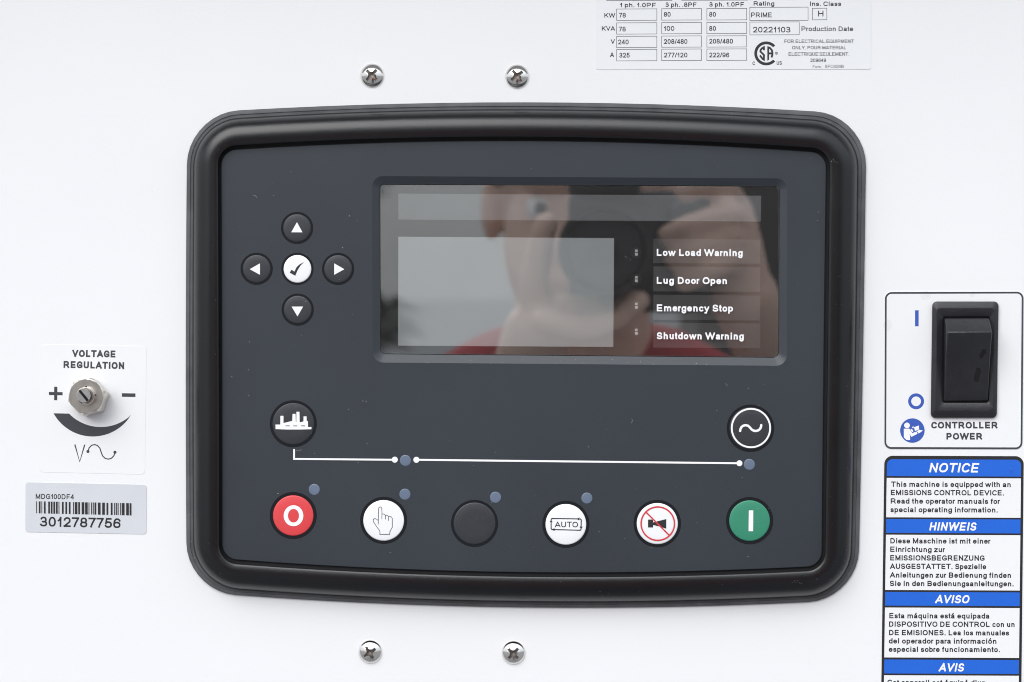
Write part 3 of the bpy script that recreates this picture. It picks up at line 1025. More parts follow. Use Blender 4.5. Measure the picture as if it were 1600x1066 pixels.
def arc3(a, b, c, n=28):
    """Points on the circle through a, b, c from a to c."""
    ax_, ay_ = a; bx_, by_ = b; cx_, cy_ = c
    d = 2 * (ax_ * (by_ - cy_) + bx_ * (cy_ - ay_) + cx_ * (ay_ - by_))
    ux = ((ax_ ** 2 + ay_ ** 2) * (by_ - cy_) + (bx_ ** 2 + by_ ** 2) * (cy_ - ay_) + (cx_ ** 2 + cy_ ** 2) * (ay_ - by_)) / d
    uy = ((ax_ ** 2 + ay_ ** 2) * (cx_ - bx_) + (bx_ ** 2 + by_ ** 2) * (ax_ - cx_) + (cx_ ** 2 + cy_ ** 2) * (bx_ - ax_)) / d
    r = math.hypot(ax_ - ux, ay_ - uy)
    t0, t1, t2 = (math.atan2(p[1] - uy, p[0] - ux) for p in (a, b, c))
    while t1 - t0 > math.pi: t1 -= 2 * math.pi
    while t1 - t0 < -math.pi: t1 += 2 * math.pi
    while t2 - t1 > math.pi: t2 -= 2 * math.pi
    while t2 - t1 < -math.pi: t2 += 2 * math.pi
    return [(ux + r * math.cos(t0 + (t2 - t0) * i / n), uy + r * math.sin(t0 + (t2 - t0) * i / n)) for i in range(n + 1)]


g = Geo()
outer = arc3((83.6, 645.9), (143.6, 682.2), (204.9, 648.2))
inner = arc3((107.9, 646.4), (156.4, 667.4), (204.5, 649.0))
g.poly(outer + inner[::-1], HP)
g.build("tapering_arc", M['border_grey'], v)
g = Geo()
g.ribbon([(117.0, 694.8), (124.5, 721.6), (132.4, 695.0)], 2.1, HP)
g.ribbon([(137.5, 705.6), (139.2, 700.0), (143.0, 696.0), (147.6, 694.8), (152.2, 696.2), (156.0, 700.4), (158.0, 706.4), (160.2, 712.4), (164.4, 716.4), (169.2, 717.6), (174.2, 716.2), (178.0, 712.2), (179.6, 706.8)], 1.7, HP)
g.disc(137.4, 705.6, 2.4, HP, 20)
g.disc(179.6, 706.8, 2.4, HP, 20)
g.build("volt_symbol", M['border_grey'], v)

pot = thing("trimmer_knob", P(144, 622, 0), "nickel hex nut with slotted adjuster shaft in the VOLTAGE REGULATION label", "adjuster")


def hexr(th, r0):
    a = (th - math.radians(14)) % (math.pi / 3)
    return r0 * math.cos(math.pi / 6) / math.cos(a - math.pi / 6)


NH = 96
TH = [2 * math.pi * i / NH for i in range(NH)]


def hexloop(cx, cy, r0, h, lim=1e9):
    return [(cx + min(hexr(t, r0), lim) * math.cos(t), cy - min(hexr(t, r0), lim) * math.sin(t), h) for t in TH]


g = Geo()
g.loft([hexloop(142.2, 622.2, 30.2, HST, 28.6), hexloop(141.8, 622.0, 30.4, HST + .6 * MM), hexloop(135.6, 619.6, 30.6, 7.9 * MM), hexloop(134.5, 619.1, 30.6, 8.9 * MM, 27.4),
        hexloop(134.3, 619.0, 30.6, 9.1 * MM, 26.0), [(133.6 + 14 * math.cos(t), 619.4 - 14 * math.sin(t), 9.1 * MM) for t in TH]])
g.build("hex_nut", M['nickel'], pot, smooth=True, sharp=0.35)
g = Geo()
cc = lambda r, h, x=133.3, y=619.4: [(x + r * math.cos(t), y - r * math.sin(t), h) for t in TH[::2]]
g.loft([cc(14.4, 8.9 * MM), cc(14.2, 10.6 * MM), cc(13.4, 10.9 * MM), cc(12.6, 10.9 * MM), cc(12.2, 10.6 * MM), cc(12.0, 9.6 * MM)], cap1=True)
g.build("bushing", M['nickel'], pot, smooth=True, sharp=0.5)
g = Geo()
sc_ = (130.6, 618.2)
g.loft([cc(11.0, 9.6 * MM, 133.0, 619.0), cc(11.0, 11.2 * MM, *sc_)], cap1=True)
sa = math.radians(-51)
for s in (1, -1):
    half = []
    for i in range(25):
        t = (i / 24.0) * math.pi
        x, y = 10.9 * math.cos(t), s * 10.9 * math.sin(t)
        y = s * max(abs(y), 1.75)
        X = sc_[0] + x * math.cos(sa) - y * math.sin(sa)
        Y = sc_[1] - (x * math.sin(sa) + y * math.cos(sa))
        half.append((X, Y))
    c0 = (sum(p[0] for p in half) / 25, sum(p[1] for p in half) / 25)
    sm_ = [(c0[0] + (p[0] - c0[0]) * .93, c0[1] + (p[1] - c0[1]) * .93) for p in half]
    g.loft([at(half, 11.1 * MM), at(half, 13.0 * MM), at(sm_, 13.2 * MM)], cap1=True)
g.build("shaft", M['shaft'], pot, smooth=True, sharp=0.4)
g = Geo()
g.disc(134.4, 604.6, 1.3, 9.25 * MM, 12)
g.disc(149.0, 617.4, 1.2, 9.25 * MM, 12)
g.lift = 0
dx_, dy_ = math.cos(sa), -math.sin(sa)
g.poly([(sc_[0] + a * 10.6 * dx_ - b * 1.7 * dy_, sc_[1] + a * 10.6 * dy_ + b * 1.7 * dx_) for a, b in ((-1, -1), (1, -1), (1, 1), (-1, 1))], 11.25 * MM)  # black strip paints the slot's shade onto its floor
g.build("slot_shade_and_dots", M['gap'], pot)

# ================================================================== BARCODE LABEL
HP = HST + .03 * MM
b = thing("barcode_label", P(134, 834, 0), "silver barcode label numbered 3012787756 below the VOLTAGE REGULATION label", "label")
sticker_slab(b, rquad([(40.0, 753.4), (229.2, 757.4), (228.6, 835.0), (39.4, 831.4)], 5, ne=4), M['silver'])
words(b, [("MDG100DF4", 55.8, 115.6, 779.6, 7.9, 780.4)], M['print_dark'], HP, bold=.35)
words(b, [("3012787756", 62.2, 188.2, 822.6, 15.4, 825.4)], M['border'], HP, bold=.9)
g = Geo()
rb = random.Random(3)
x = 56.6
mod = 148.6 / 112.0
seq = []
tot = 0
while tot < 112:
    w_, s_ = rb.choice((1, 1, 1, 2, 2, 3)), rb.choice((1, 1, 1, 2, 2, 3))
    seq.append((w_, s_))
    tot += w_ + s_
sc2 = 148.6 / (tot - seq[-1][1])
for w_, s_ in seq:
    t0, t1 = (x - 56.6) / 148.6, (x + w_ * sc2 - 56.6) / 148.6
    g.poly([(x, 783.4 + 3.1 * t0), (x + w_ * sc2, 783.4 + 3.1 * t1), (x + w_ * sc2, 802.2 + 3.1 * t1), (x, 802.2 + 3.1 * t0)], HP)
    x += (w_ + s_) * sc2
g.build("barcode", M['border'], b)

# ================================================================== RATING LABEL
rt = thing("rating_label", P(1146, 108, 0), "pale rating label with boxed figures in rows and a round CSA mark", "label")
sticker_slab(rt, rquad([(931, -150), (1361.5, -149), (1361.0, 108.4), (931.0, 109.0)], 3, ne=4), M['sticker_paper'])


def frame_box(x0, y0, x1, y1, w=.8):
    q = Geo()
    q.ribbon([(x0, y0), (x1, y0 - .3), (x1, y1 - .3), (x0, y1)], w, HP, closed=True)
    q.build("figure_box", M['print_grey'], rt)


for ci, (xa, xb, dy) in enumerate(((963.5, 1026.3, .7), (1033.9, 1096.0, .2), (1104.5, 1166.7, 0))):
    for ya, yb in ((13.6, 31.4), (35.2, 52.8), (56.3, 73.8), (76.8, 94.6)):
        frame_box(xa, ya + dy, xb, yb + dy)
frame_box(1171.6, 11.6, 1262.6, 32.2)
frame_box(1171.7, 34.6, 1248.8, 54.7)
frame_box(1269.4, 13.2, 1291.9, 31.2)
frame_box(948.0, -18, 1050.0, 1.0)
frame_box(1065.0, -18, 1168.5, 0.6)
T7 = 6.9
words(rt, [("1 ph. 1.0PF", 969.0, 1024.6, 11.4, T7), ("3 ph. .8PF", 1039.8, 1088.2, 10.8, T7), ("3 ph. 1.0PF", 1108.2, 1162.4, 10.4, T7), ("Rating", 1177.6, 1209.8, 9.0, T7), ("Ins. Class", 1265.8, 1314.2, 9.4, T7)],
      M['print_dark'], HP, bold=.45)
words(rt, [("KW", 944.4, 961.2, 27.6, 7.1), ("KVA", 940.4, 961.0, 48.0, 7.1), ("V", 954.4, 960.6, 68.6, 7.1), ("A", 953.2, 959.4, 89.2, 7.1)], M['print_dark'], HP, bold=.35)
words(rt, [("78", 967.0, 977.8, 27.6, 7.4), ("78", 966.8, 977.6, 49.3, 7.4), ("240", 965.8, 982.2, 69.4, 7.4), ("325", 967.6, 983.8, 90.0, 7.4)], M['print_dark'], HP, bold=.3)
words(rt, [("80", 1037.4, 1047.8, 26.2, 7.4), ("100", 1037.4, 1053.6, 48.2, 7.4), ("208/480", 1037.4, 1074.0, 68.6, 7.4), ("277/120", 1037.4, 1074.0, 89.8, 7.4)], M['print_dark'], HP, bold=.3)
words(rt, [("80", 1108.2, 1118.6, 26.2, 7.4), ("80", 1108.2, 1118.6, 48.2, 7.4), ("208/480", 1108.2, 1145.2, 68.2, 7.4), ("222/96", 1108.2, 1139.4, 89.7, 7.4)], M['print_dark'], HP, bold=.3)
words(rt, [("PRIME", 1173.6, 1205.8, 27.2, 7.6)], M['print_dark'], HP, bold=.3)
words(rt, [("20221103", 1176.6, 1235.0, 50.8, 8.8)], M['print_dark'], HP, bold=.3)
words(rt, [("H", 1278.4, 1286.6, 25.8, 9.0)], M['print_dark'], HP, bold=.4)
words(rt, [("Production Date", 1252.4, 1333.0, 48.8, 7.4)], M['print_dark'], HP, bold=.4)
words(rt, [("FOR ELECTRICAL EQUIPMENT", 1225.8, 1334.2, 67.2, 5.3), ("ONLY. POUR MATERIAL", 1237.6, 1322.0, 77.2, 5.3), ("ELECTRIQUE SEULEMENT.", 1232.2, 1326.8, 87.2, 5.3), ("209649", 1266.2, 1290.6, 96.9, 5.3)],
      M['print_dark'], HP, bold=.15)
words(rt, [("Form:", 1270.0, 1283.4, 106.4, 4.2), ("SFC626B", 1289.0, 1318.2, 106.4, 5.0)], M['print_grey'], HP)
# certification mark: a broken ring round S and A cut by a gap
g = Geo()
EX, EY, k = 1160, 50, 80 / 1421.0
g.ring(1197.3, 83.6, 14.3, 18.7, HP, 42, 318, n=60)
e = lambda pts: [(EX + x * k, EY + y * k) for x, y in pts]
g.ribbon(e([(598, 506), (586, 440), (548, 452), (506, 500), (500, 545), (598, 640), (596, 730), (560, 748), (486, 652)]), 2.9, HP)
g.poly(e([(580, 400), (622, 388), (622, 510), (582, 510)]), HP)
g.poly(e([(572, 740), (622, 640), (622, 808), (560, 780)]), HP)
g.poly(e([(692, 396), (740, 418), (740, 770), (692, 800)]), HP)
g.ribbon(e([(716, 420), (770, 450), (812, 500), (832, 565), (832, 640), (806, 710)]), 2.9, HP)
g.poly(e([(735, 570), (838, 570), (838, 624), (735, 624)]), HP)
g.ring(1213.2, 83.3, 1.5, 2.1, HP, n=20)
g.text("R", 1212.5, 1213.9, 84.3, 2.0, HP)
g.text("C", 1175.8, 1179.6, 101.6, 5.4, HP, bold=.3)
g.text("US", 1213.6, 1221.6, 101.2, 5.6, HP, bold=.15)
g.build("certification_mark", M['print_dark'], rt)

# ================================================================== SWITCH LABEL AND ROCKER SWITCH
s = thing("switch_label", P(1490, 702, 0), "white CONTROLLER POWER label with slate border and blue on and off marks", "label")
so = rquad([(1382.4, 456.2), (1599.6, 455.6), (1597.8, 702.4), (1381.6, 701.8)], 11, ne=5)
sticker_slab(s, so, M['sticker'])
g = Geo()
g.poly(shrink(so, .3), HP, [shrink(so, 3.1)])
g.build("border", M['border_grey'], s)
words(s, [("CONTROLLER", 1455.0, 1558.6, 669.6, 10.4)], M['border_grey'], HP, bold=1.55)
words(s, [("POWER", 1478.8, 1534.6, 687.0, 10.4)], M['border_grey'], HP, bold=1.55)
g = Geo()
g.poly([(1429.8, 485.0), (1435.4, 485.0), (1435.3, 510.0), (1429.8, 510.0)], HP)
g.build("on_mark", M['print_blue'], s)
g = Geo()
g.ring(1431.4, 627.2, 7.6, 12.4, HP)
g.build("off_mark", M['print_blue'], s)
g = Geo()
g.disc(1425.6, 672.9, 19.1, HP, 56)
ic = g.build("manual_symbol", M['print_blue'], s)
g = Geo()
k = 60 / 1163.0
e = lambda pts: [(1395 + x * k, 645 + y * k) for x, y in pts]
hi_ = HP + .05 * MM
g.disc(1395 + 430 * k, 645 + 385 * k, 86 * k, hi_, 28)
g.poly(e([(332, 484), (506, 484), (590, 620), (720, 570), (748, 640), (566, 732), (468, 602), (524, 690), (524, 828), (420, 828), (334, 748)]), hi_)
g.poly(e([(578, 436), (622, 412), (636, 440), (612, 480)]), hi_)
g.poly(e([(536, 512), (570, 486), (628, 562), (584, 590)]), hi_)
g.poly(e([(642, 440), (792, 388), (796, 506), (672, 556)]), hi_)
g.poly(e([(730, 560), (800, 514), (912, 542), (786, 632)]), hi_)
g.build("symbol", M['print_white'], ic)

rk = thing("rocker_switch", P(1507, 653, 0), "black rocker switch pressed at its lower end on the CONTROLLER POWER label", "switch")
ro = rquad([(1456.6, 471.2), (1560.4, 471.2), (1557.6, 653.2), (1454.0, 653.2)], 7.5, ne=5)
ri = rquad([(1473.0, 494.6), (1546.6, 494.6), (1545.0, 629.8), (1471.4, 629.8)], 4, ne=5)
g = Geo()
g.loft([at(ro, HST), at(ro, 1.0 * MM), at(mix(ro, ri, .035), 1.35 * MM), at(mix(ro, ri, .40), 2.1 * MM), at(mix(ro, ri, .48), 2.15 * MM), at(mix(ro, ri, .93), 1.75 * MM), at(ri, 1.6 * MM), at(ri, .3 * MM)])
g.build("switch_frame", M['switch'], rk, smooth=True, sharp=0.3)
g = Geo()
g.poly(shrink(ri, -1), .35 * MM)
g.build("switch_well", M['gap'], rk)
# rocker: extruded side profile (world y = -height, z)
xl, xr = P(1474.6, 600, 2.0 * MM).x, P(1544.0, 600, 2.0 * MM).x
zb, zr, ztop = P(1500, 627.0, 2.2 * MM).z, P(1500, 519.4, 10.6 * MM).z, P(1500, 497.6, 4.4 * MM).z
prof = [(zb, .5), (zb, 2.1)]
for i in range(1, 10):                       # slightly hollow front
    t = i / 10.0
    prof.append((zb + (zr - zb) * t, 2.3 + 8.3 * t - 1.0 * math.sin(math.pi * t)))
prof += [(zr, 10.6), (ztop, 4.6), (ztop, .5)]
bm = bmesh.new()
lo = [bm.verts.new(Vector((xl, -h * MM, z)) - ORIGIN[rk]) for z, h in prof]
hi = [bm.verts.new(Vector((xr, -h * MM, z)) - ORIGIN[rk]) for z, h in prof]
n = len(prof)
for i in range(n):
    j = (i + 1) % n
    bm.faces.new((lo[i], lo[j], hi[j], hi[i]))
bm.faces.new(lo[::-1])
bm.faces.new(hi)
bmesh.ops.recalc_face_normals(bm, faces=bm.faces)
bmesh.ops.bevel(bm, geom=[ed for ed in bm.edges if ed.calc_face_angle(0) > .4], offset=.55 * MM, segments=3, profile=.5, affect='EDGES')
for ed in bm.edges: ed.smooth = ed.calc_face_angle(0) < .6
me = bpy.data.meshes.new("rocker")
bm.to_mesh(me)
bm.free()
link("rocker", me, M['switch'], rk, smooth=True)


def on_rocker(px, py, lift):
    """Height of the rocker's sloping front under photo pixel px, py."""
    h = 5 * MM
    for _ in range(6):
        t = (P(px, py, h).z - zb) / (zr - zb)
        h = (2.3 + 8.3 * t - 1.0 * math.sin(math.pi * t)) * MM + lift
    return h


g = Geo()
k = 110 / 782.0
for pts in ([(536, 398), (574, 402), (578, 440), (548, 468), (528, 498), (508, 490), (500, 458), (516, 434)],
            [(468, 600), (500, 606), (522, 632), (506, 690), (490, 752), (470, 762), (444, 750), (442, 690), (460, 650)]):
    q = [(1460 + x * k, 490 + y * k) for x, y in pts]
    base = len(g.v)
    for x, y in q: g.v.append(P(x, y, on_rocker(x, y, .06 * MM)))
    g.face(range(base, base + len(q)))
g.build("smudge", M['smudge'], rk)

# ================================================================== NOTICE LABEL
nl = thing("notice_label", P(1488, 1180, 0), "tall black bordered NOTICE label with blue headings in four languages", "label")
YB = 1180.0


def nlx(side, y):
    return 1381.9 - (y - 714) * .0135 if side == 0 else 1599.6 - (y - 714) * .0105


def nq(ya, yb, inset=3.8, r=0, top=False):
    dy = .9
    q = [(nlx(0, ya) + inset, ya), (nlx(1, ya) - inset, ya + dy), (nlx(1, yb) - inset, yb + dy), (nlx(0, yb) + inset, yb)]
    return rquad(q, [r, r, .5, .5], ne=4) if top else q


sticker_slab(nl, rquad([(nlx(0, 712.2), 712.2), (nlx(1, 712.2), 713.0), (nlx(1, YB), YB + 1), (nlx(0, YB), YB)], [13, 13, 3, 3], ne=4), M['border'])
HB = HST + .03 * MM
for ya, yb, wd, xa, xb, bl, cap in ((717.6, 744.0, "NOTICE", 1451.6, 1530.4, 738.2, 14.8), (811.0, 832.8, "HINWEIS", 1451.8, 1527.0, 829.0, 12.9),
                                    (925.0, 946.4, "AVISO", 1460.8, 1516.0, 942.6, 12.9), (1030.6, 1052.4, "AVIS", 1466.4, 1507.6, 1049.2, 12.9)):
    q = Geo()
    q.poly(nq(ya, yb, 4.0, 9, wd == "NOTICE"), HB)
    hb_ = q.build("header_band", M['band_blue'], nl)
    sh = .2
    words(hb_, [(wd, xa, xb - sh * cap * .95, bl, cap, bl + .3)], M['print_white'], HB + .04 * MM, bold=1.25, shear=sh)
B = 8.3
paras = (
    (746.8, 808.4, [("This machine is equipped with an", 1392.2, 1579.2, 760.8), ("EMISSIONS CONTROL DEVICE.", 1392.0, 1568.6, 773.8), ("Read the operator manuals for", 1391.8, 1562.2, 787.0), ("special operating information.", 1391.4, 1558.8, 800.4)]),
    (835.6, 922.0, [("Diese Maschine ist mit einer", 1391.2, 1547.4, 849.2), ("Einrichtung zur", 1391.0, 1476.4, 862.4), ("EMISSIONSBEGRENZUNG", 1391.0, 1538.4, 875.8), ("AUSGESTATTET. Spezielle", 1390.6, 1540.8, 889.0),
                    ("Anleitungen zur Bedienung finden", 1390.4, 1579.6, 902.6), ("Sie in den Bedienungsanleitungen.", 1390.4, 1583.6, 915.8)]),
    (949.4, 1027.4, [("Esta máquina está equipada", 1389.6, 1546.0, 966.2), ("DISPOSITIVO DE CONTROL con un", 1389.2, 1585.2, 979.4), ("DE EMISIONES. Lea los manuales", 1389.2, 1576.6, 992.6),
                     ("del operador para información", 1388.8, 1556.8, 1005.6), ("especial sobre funcionamiento.", 1388.8, 1562.2, 1018.6)]),
    (1055.2, 1176.0, [("Cet appareil est équipé d'un", 1386.4, 1540.0, 1070.4)]),
)
for ya, yb, lines in paras:
    q = Geo()
    q.poly(nq(ya, yb, 4.0), HB)
    tp = q.build("text_panel", M['sticker'], nl)
    words(tp, [(t, xa, xb, yy, B, yy + .5) for t, xa, xb, yy in lines], M['print_dark'], HB + .04 * MM, bold=.70)

# ================================================================== WATER DROPS
def drop(px, py, rx, ry, h0, ht, label, n=24):
    q = Geo()
    loops = []
    for t in (0, .18, .36, .54, .7, .84, .94):
        s_ = math.cos(t * math.pi / 2)
        loops.append([(px + rx * s_ * math.cos(a), py - ry * s_ * math.sin(a), h0 + ht * math.sin(t * math.pi / 2)) for a in [2 * math.pi * i / n for i in range(n)]])
    q.loft(loops, cap1=True)
    o = q.build("water_drop", M['water'], None, smooth=True, loc=P(px, py, h0))
    return tag(o, label, "water drop", "water drops on the labels and controller")


HD = HP + .03 * MM
drop(1446.0, 461.6, 8.6, 8.0, HD, .07 * MM, "clear water drop on the top border of the switch label, above the blue I mark")
drop(1519.6, 459.4, 4.6, 5.2, HD, .07 * MM, "clear water drop on the top border of the switch label, above the rocker switch")
drop(1387.0, 508.0, 6.6, 9.4, HD, .07 * MM, "clear water drop on the left border of the switch label")
drop(1579.4, 736.4, 3.2, 5.0, HB + .03 * MM, .07 * MM, "clear water drop on the blue NOTICE heading")
drop(1519.2, 512.0, 2.4, 1.8, 7.9 * MM, .07 * MM, "tiny water drop on the top ledge of the rocker switch")

# ================================================================== THE PHOTOGRAPHER (seen reflected in the screen)
CX, CY, CZ = CAM
EYE = CZ + 0.036


def add_ball(bm_, c, r, sub=3):
    m_ = Matrix.Translation(Vector(c)) @ Matrix.Diagonal((*(r if isinstance(r, (tuple, list)) else (r, r, r)), 1))
    bmesh.ops.create_icosphere(bm_, subdivisions=sub, radius=1.0, matrix=m_)


def add_limb(bm_, pts):
    """pts: (x, y, z, r) chain of tapering capsules."""
    for (x, y, z, r) in pts: add_ball(bm_, (x, y, z), r, 2)
    for a, b_ in zip(pts[:-1], pts[1:]):
        va, vb = Vector(a[:3]), Vector(b_[:3])
        d = vb - va
        if d.length < 1e-5: continue
        rot = d.to_track_quat('Z', 'Y').to_matrix().to_4x4()
        bmesh.ops.create_cone(bm_, cap_ends=True, segments=16, radius1=a[3], radius2=b_[3], depth=d.length, matrix=Matrix.Translation((va + vb) / 2) @ rot)


def fuse(bm_, name, m, parent, voxel, smooth=4):
    """One continuous surface from overlapping volumes."""
    me_ = bpy.data.meshes.new(name + "_raw")
    bm_.to_mesh(me_)
    bm_.free()
    tmp = bpy.data.objects.new("raw", me_)
    scene.collection.objects.link(tmp)
    r = tmp.modifiers.new("r", 'REMESH')
    r.mode = 'VOXEL'
    r.voxel_size = voxel
    s_ = tmp.modifiers.new("s", 'SMOOTH')
    s_.iterations = smooth
    s_.factor = 0.5
    dg = bpy.context.evaluated_depsgraph_get()
    res = bpy.data.meshes.new_from_object(tmp.evaluated_get(dg))
    bpy.data.objects.remove(tmp)
    bpy.data.meshes.remove(me_)
    res.name = name
    if parent is not None:
        res.transform(Matrix.Translation(-ORIGIN[parent]))
    return link(name, res, m, parent, smooth=True)


def W(x, y, z, *r):                    # relative to the lens axis, eye height
    return (CX + x, CY + y, EYE + z, *r)


man = thing("person", (CX - .02, CY - .42, -0.0), "person in a red T-shirt holding a camera to the face, reflected in the screen", "person")
HX, HY = -0.020, -0.285
bm = bmesh.new()
add_ball(bm, W(HX, HY - .01, .045), (.076, .095, .088))                 # skull
add_ball(bm, W(HX, HY + .02, -.03), (.066, .072, .085))
add_ball(bm, W(HX, HY - .005, -.045), (.064, .060, .050))                 # face
add_ball(bm, W(HX, HY + .052, -.088), (.030, .026, .024))               # chin
add_limb(bm, [W(HX, HY + .088, .000, .009), W(HX, HY + .104, -.032, .0125)])   # nose
add_limb(bm, [W(HX - .016, HY + .09, -.035, .008), W(HX + .016, HY + .09, -.035, .008)])
add_limb(bm, [W(HX - .040, HY + .078, .020, .010), W(HX + .040, HY + .078, .020, .010)])   # brow
add_limb(bm, [W(HX - .020, HY + .080, -.060, .0075), W(HX, HY + .087, -.0585, .0085), W(HX + .020, HY + .080, -.060, .0075)])  # lips
for sx in (-1, 1):
    add_ball(bm, W(HX + sx * .076, HY - .004, .000), (.010, .018, .029))        # ear
add_limb(bm, [W(HX, HY - .015, -.06, .058), W(HX, HY - .05, -.14, .060)])       # neck
add_ball(bm, W(HX, HY - .075, -.30), (.165, .095, .16))                 # chest
add_ball(bm, W(HX, HY - .08, -.50), (.150, .100, .17))
add_ball(bm, W(HX, HY - .09, -.66), (.155, .105, .13))                  # hips
for sx in (-1, 1):
    add_limb(bm, [W(HX + sx * .05, HY - .055, -.15, .050), W(HX + sx * .165, HY - .035, -.225, .055)])
    add_limb(bm, [W(HX + sx * .085, HY - .09, -.70, .085), W(HX + sx * .10, HY - .08, -1.10, .058), W(HX + sx * .105, HY - .11, -1.49, .042)])
    add_limb(bm, [W(HX + sx * .105, HY - .11, -1.50, .040), W(HX + sx * .115, HY + .03, -1.535, .030)])
# left arm: upper arm, elbow low, forearm up to the hand under the lens
add_limb(bm, [W(-.185, -.320, -.225, .052), W(-.160, -.300, -.43, .043), W(-.145, -.285, -.455, .042), W(-.066, -.105, -.150, .028), W(-.052, -.075, -.098, .026)])
add_limb(bm, [W(-.050, -.070, -.095, .024), W(-.030, -.062, -.088, .020), W(-.012, -.060, -.086, .016)])
for i in range(4):
    y0 = -.030 - .021 * i
    add_limb(bm, [W(-.045, y0, -.088 + .002 * i, .0105), W(-.018, y0 + .004, -.094, .0098), W(.010, y0 + .004, -.088, .0090), W(.026 - .004 * abs(i - 1), y0 + .003, -.074, .0082)])
add_limb(bm, [W(-.052, -.070, -.088, .013), W(-.053, -.050, -.058, .0115), W(-.047, -.042, -.030, .0100), W(-.043, -.040, -.016, .0090)])
# right arm: hand round the grip
add_limb(bm, [W(.150, -.320, -.225, .052), W(.262, -.380, -.400, .044), W(.258, -.372, -.395, .042), W(.128, -.200, -.110, .028), W(.108, -.145, -.072, .027)])
add_limb(bm, [W(.104, -.142, -.060, .025), W(.100, -.135, -.028, .022), W(.098, -.128, -.008, .018)])
for i, (z0, l) in enumerate(((.002, .0), (-.012, .003), (-.030, -.002), (-.047, -.010))):
    if i == 0:
        add_limb(bm, [W(.098, -.120, z0, .0110), W(.092, -.094, z0 + .010, .0100), W(.076, -.084, z0 + .010, .0092), W(.060, -.090, z0 + .004, .0084)])
    else:
        add_limb(bm, [W(.100, -.115, z0, .0108), W(.094, -.084, z0 + .002, .0100), W(.068 - l, -.078, z0 - .006, .0092), W(.050 - l, -.086, z0 - .014, .0084)])
add_limb(bm, [W(.098, -.165, -.045, .014), W(.078, -.182, -.020, .012), W(.056, -.180, -.006, .0105), W(.044, -.177, .000, .0095)])
fuse(bm, "body", M['skin'], man, .0038, 3)
# hair
bm = bmesh.new()
add_ball(bm, W(HX, HY - .022, .058), (.083, .094, .088))
add_ball(bm, W(HX, HY + .030, .112), (.060, .052, .026))
for sx in (-1, 1):
    add_ball(bm, W(HX + sx * .068, HY + .002, .050), (.014, .052, .034))
rh = random.Random(5)
for _ in range(130):
    a, t = rh.uniform(0, 2 * math.pi), rh.uniform(0.02, 1.25)
    x, y, z = math.sin(t) * math.cos(a), math.sin(t) * math.sin(a), math.cos(t)
    p = W(HX + x * .084, HY - .022 + y * .094, .058 + z * .088)
    if p[1] > CY + HY + .062 and p[2] < EYE + .085: continue
    add_limb(bm, [(*p, .009), (p[0] + x * .008 + .004, p[1] + y * .012, p[2] + z * .010, .004)])
fuse(bm, "hair", M['hair'], man, .005, 1)
for sx in (-1, 1):
    bm = bmesh.new()
    add_ball(bm, Vector(W(HX + sx * .032, HY + .070, -.002)) - ORIGIN[man], .0118, 3)
    me = bpy.data.meshes.new("eye")
    bm.to_mesh(me)
    bm.free()
    eo = link("eye", me, M['eye'], man, smooth=True)
    bm = bmesh.new()
    add_ball(bm, Vector(W(HX + sx * .032, HY + .0798, -.002)) - ORIGIN[man], (.0055, .0028, .0055), 2)
    me = bpy.data.meshes.new("iris")
    bm.to_mesh(me)
    bm.free()
    link("iris", me, M['iris'], eo, smooth=True)
# T-shirt
bm = bmesh.new()
add_ball(bm, W(HX, HY - .075, -.30), (.178, .108, .17))
add_ball(bm, W(HX, HY - .08, -.50), (.164, .114, .19))
add_ball(bm, W(HX, HY - .085, -.40), (.168, .110, .20))
add_ball(bm, W(HX, HY - .088, -.60), (.168, .120, .22))
for sx in (-1, 1):
    add_limb(bm, [W(HX + sx * .060, HY - .055, -.156, .058), W(HX + sx * .165, HY - .035, -.230, .068)])
add_limb(bm, [W(-.185, -.320, -.232, .064), W(-.172, -.308, -.345, .062)])
add_limb(bm, [W(.150, -.320, -.232, .064), W(.224, -.355, -.330, .060)])
fuse(bm, "shirt", M['shirt'], man, .007, 12)
bm = bmesh.new()
add_ball(bm, W(HX, HY - .09, -.72), (.163, .115, .10))
for sx in (-1, 1):
    add_limb(bm, [W(HX + sx * .085, HY - .09, -.74, .097), W(HX + sx * .10, HY - .08, -1.10, .072), W(HX + sx * .105, HY - .11, -1.47, .062)])
fuse(bm, "trousers", M['denim'], man, .01, 3)
for sx in (-1, 1):
    bm = bmesh.new()
    add_limb(bm, [W(HX + sx * .105, HY - .135, -1.515, .048), W(HX + sx * .112, HY + .03, -1.53, .044), W(HX + sx * .118, HY + .07, -1.54, .036)])
    fuse(bm, "shoe", M['shoe'], man, .008, 2)

# camera held to the eye; the picture is taken from just in front of its lens
hc = thing("handheld_camera", (CX, CY - .135, CZ - .05), "black camera with a round lens held in both hands, reflected in the screen", "camera")


def C(x, y, z):
    return Vector((CX + x, CY + y, CZ + z))


g = Geo()
g.box(C(.025, -.137, -.002), (.106, .056, .094))
g.build("camera_body", M['camera_body'], hc, bevel=.008)
g = Geo()
g.box(C(.062, -.118, -.006), (.030, .056, .084))
g.build("grip", M['camera_body'], hc, bevel=.010)
g = Geo()
g.box(C(0, -.135, .056), (.056, .066, .036))
g.build("viewfinder_hump", M['camera_body'], hc, bevel=.009)


def turned(name, prof_, m, cap=True):
    q = Geo()
    n_ = 48
    base = 0
    for y, r in prof_:
        for i in range(n_):
            a = 2 * math.pi * i / n_
            q.v.append(C(r * math.cos(a), y, r * math.sin(a)))
    for k_ in range(len(prof_) - 1):
        for i in range(n_):
            j = (i + 1) % n_
            q.face((k_ * n_ + i, k_ * n_ + j, (k_ + 1) * n_ + j, (k_ + 1) * n_ + i))
    if cap: q.face([(len(prof_) - 1) * n_ + i for i in range(n_)])
    return q.build(name, m, hc, smooth=True, sharp=.5)


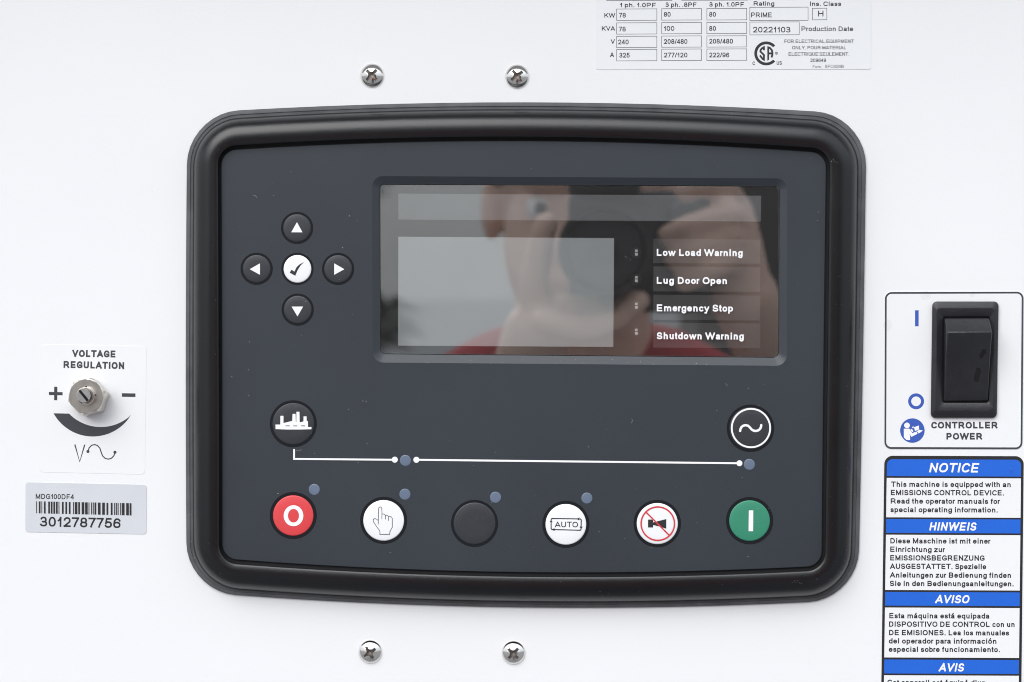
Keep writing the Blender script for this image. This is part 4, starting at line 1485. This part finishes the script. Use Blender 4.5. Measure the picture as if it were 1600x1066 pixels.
turned("lens_barrel", [(-.110, .032), (-.085, .033), (-.084, .035), (-.045, .035), (-.044, .0335), (-.012, .0335), (-.004, .034), (-.004, .031), (-.016, .028)], M['camera_body'], False)
turned("front_glass", [(-.016, .028), (-.0145, .020), (-.0138, .010), (-.0136, .002)], M['lens_glass'])

# ================================================================== BEHIND THE PHOTOGRAPHER (reflected only)
tx, ty = CX - 2.48, -10.0
tz = .03 + (1.5 - ty) / 601.5 * -12.03
tree = thing("conifer_tree", (tx, ty, tz), "dark conifer tree standing behind the photographer, seen only as a reflection", "tree")
g = Geo()
for zz, r in ((0, .16), (2.0, .12), (4.2, .07), (6.0, .02)):
    for i in range(10):
        a = 2 * math.pi * i / 10
        g.v.append(Vector((tx + r * math.cos(a), ty + r * math.sin(a), tz + zz)))
for k_ in range(3):
    for i in range(10):
        j = (i + 1) % 10
        g.face((k_ * 10 + i, k_ * 10 + j, k_ * 10 + 10 + j, k_ * 10 + 10 + i))
g.build("trunk", M['bark'], tree, smooth=True)
g = Geo()
rt_ = random.Random(21)
for _ in range(20000):
    zz = .35 + 5.7 * rt_.random() ** 1.35
    rm = 1.95 * (1 - (zz - .3) / 5.9) + .05
    lay_ = .8 + .2 * math.sin(zz * 9)
    r = rm * lay_ * math.sqrt(rt_.uniform(.05, 1))
    a = rt_.uniform(0, 2 * math.pi)
    c = Vector((tx + r * math.cos(a), ty + r * math.sin(a), tz + zz - .12 * r))
    d = Vector((math.cos(a), math.sin(a), -.45 + rt_.uniform(-.3, .3))).normalized()
    sd = d.cross(Vector((rt_.uniform(-1, 1), rt_.uniform(-1, 1), 1))).normalized()
    l, w_ = rt_.uniform(.13, .24), rt_.uniform(.04, .075)
    b_ = len(g.v)
    g.v += [c - d * l * .4 - sd * w_, c - d * l * .4 + sd * w_, c + d * l * .6]
    g.face((b_, b_ + 1, b_ + 2))
g.build("crown", M['needles'], tree)

sx0, sy0 = CX + .35, -8.6  # dark building added so the right of the screen reflects dark
sz0 = .03 + (1.5 - sy0) / 601.5 * -12.03
added_shed = thing("added_shed", (sx0 + 2.2, sy0 - 1.2, sz0), "dark brown building added behind the photographer to darken the reflection in the screen", "added_shed")
g = Geo()
g.box((sx0 + 2.2, sy0 - 1.25, sz0 + 1.2), (4.3, 2.4, 2.5))
g.build("wall", M['boards'], added_shed)
for i in range(22):
    g = Geo()
    g.box((sx0 + .15 + i * .2, sy0 - .03, sz0 + 1.2), (.185, .03, 2.45))
    g.build("board", M['boards'], added_shed)
g = Geo()
zz = sz0 + 2.45
g.v = [Vector((sx0 - .1, sy0 + .2, zz)), Vector((sx0 + 4.5, sy0 + .2, zz)), Vector((sx0 + 4.5, sy0 - 2.7, zz)), Vector((sx0 - .1, sy0 - 2.7, zz)), Vector((sx0 - .1, sy0 - 1.25, zz + .9)), Vector((sx0 + 4.5, sy0 - 1.25, zz + .9))]
for q in ((0, 1, 5, 4), (2, 3, 4, 5), (0, 4, 3), (1, 2, 5), (0, 3, 2, 1)): g.face(q)
g.build("roof", M['roofing'], added_shed)
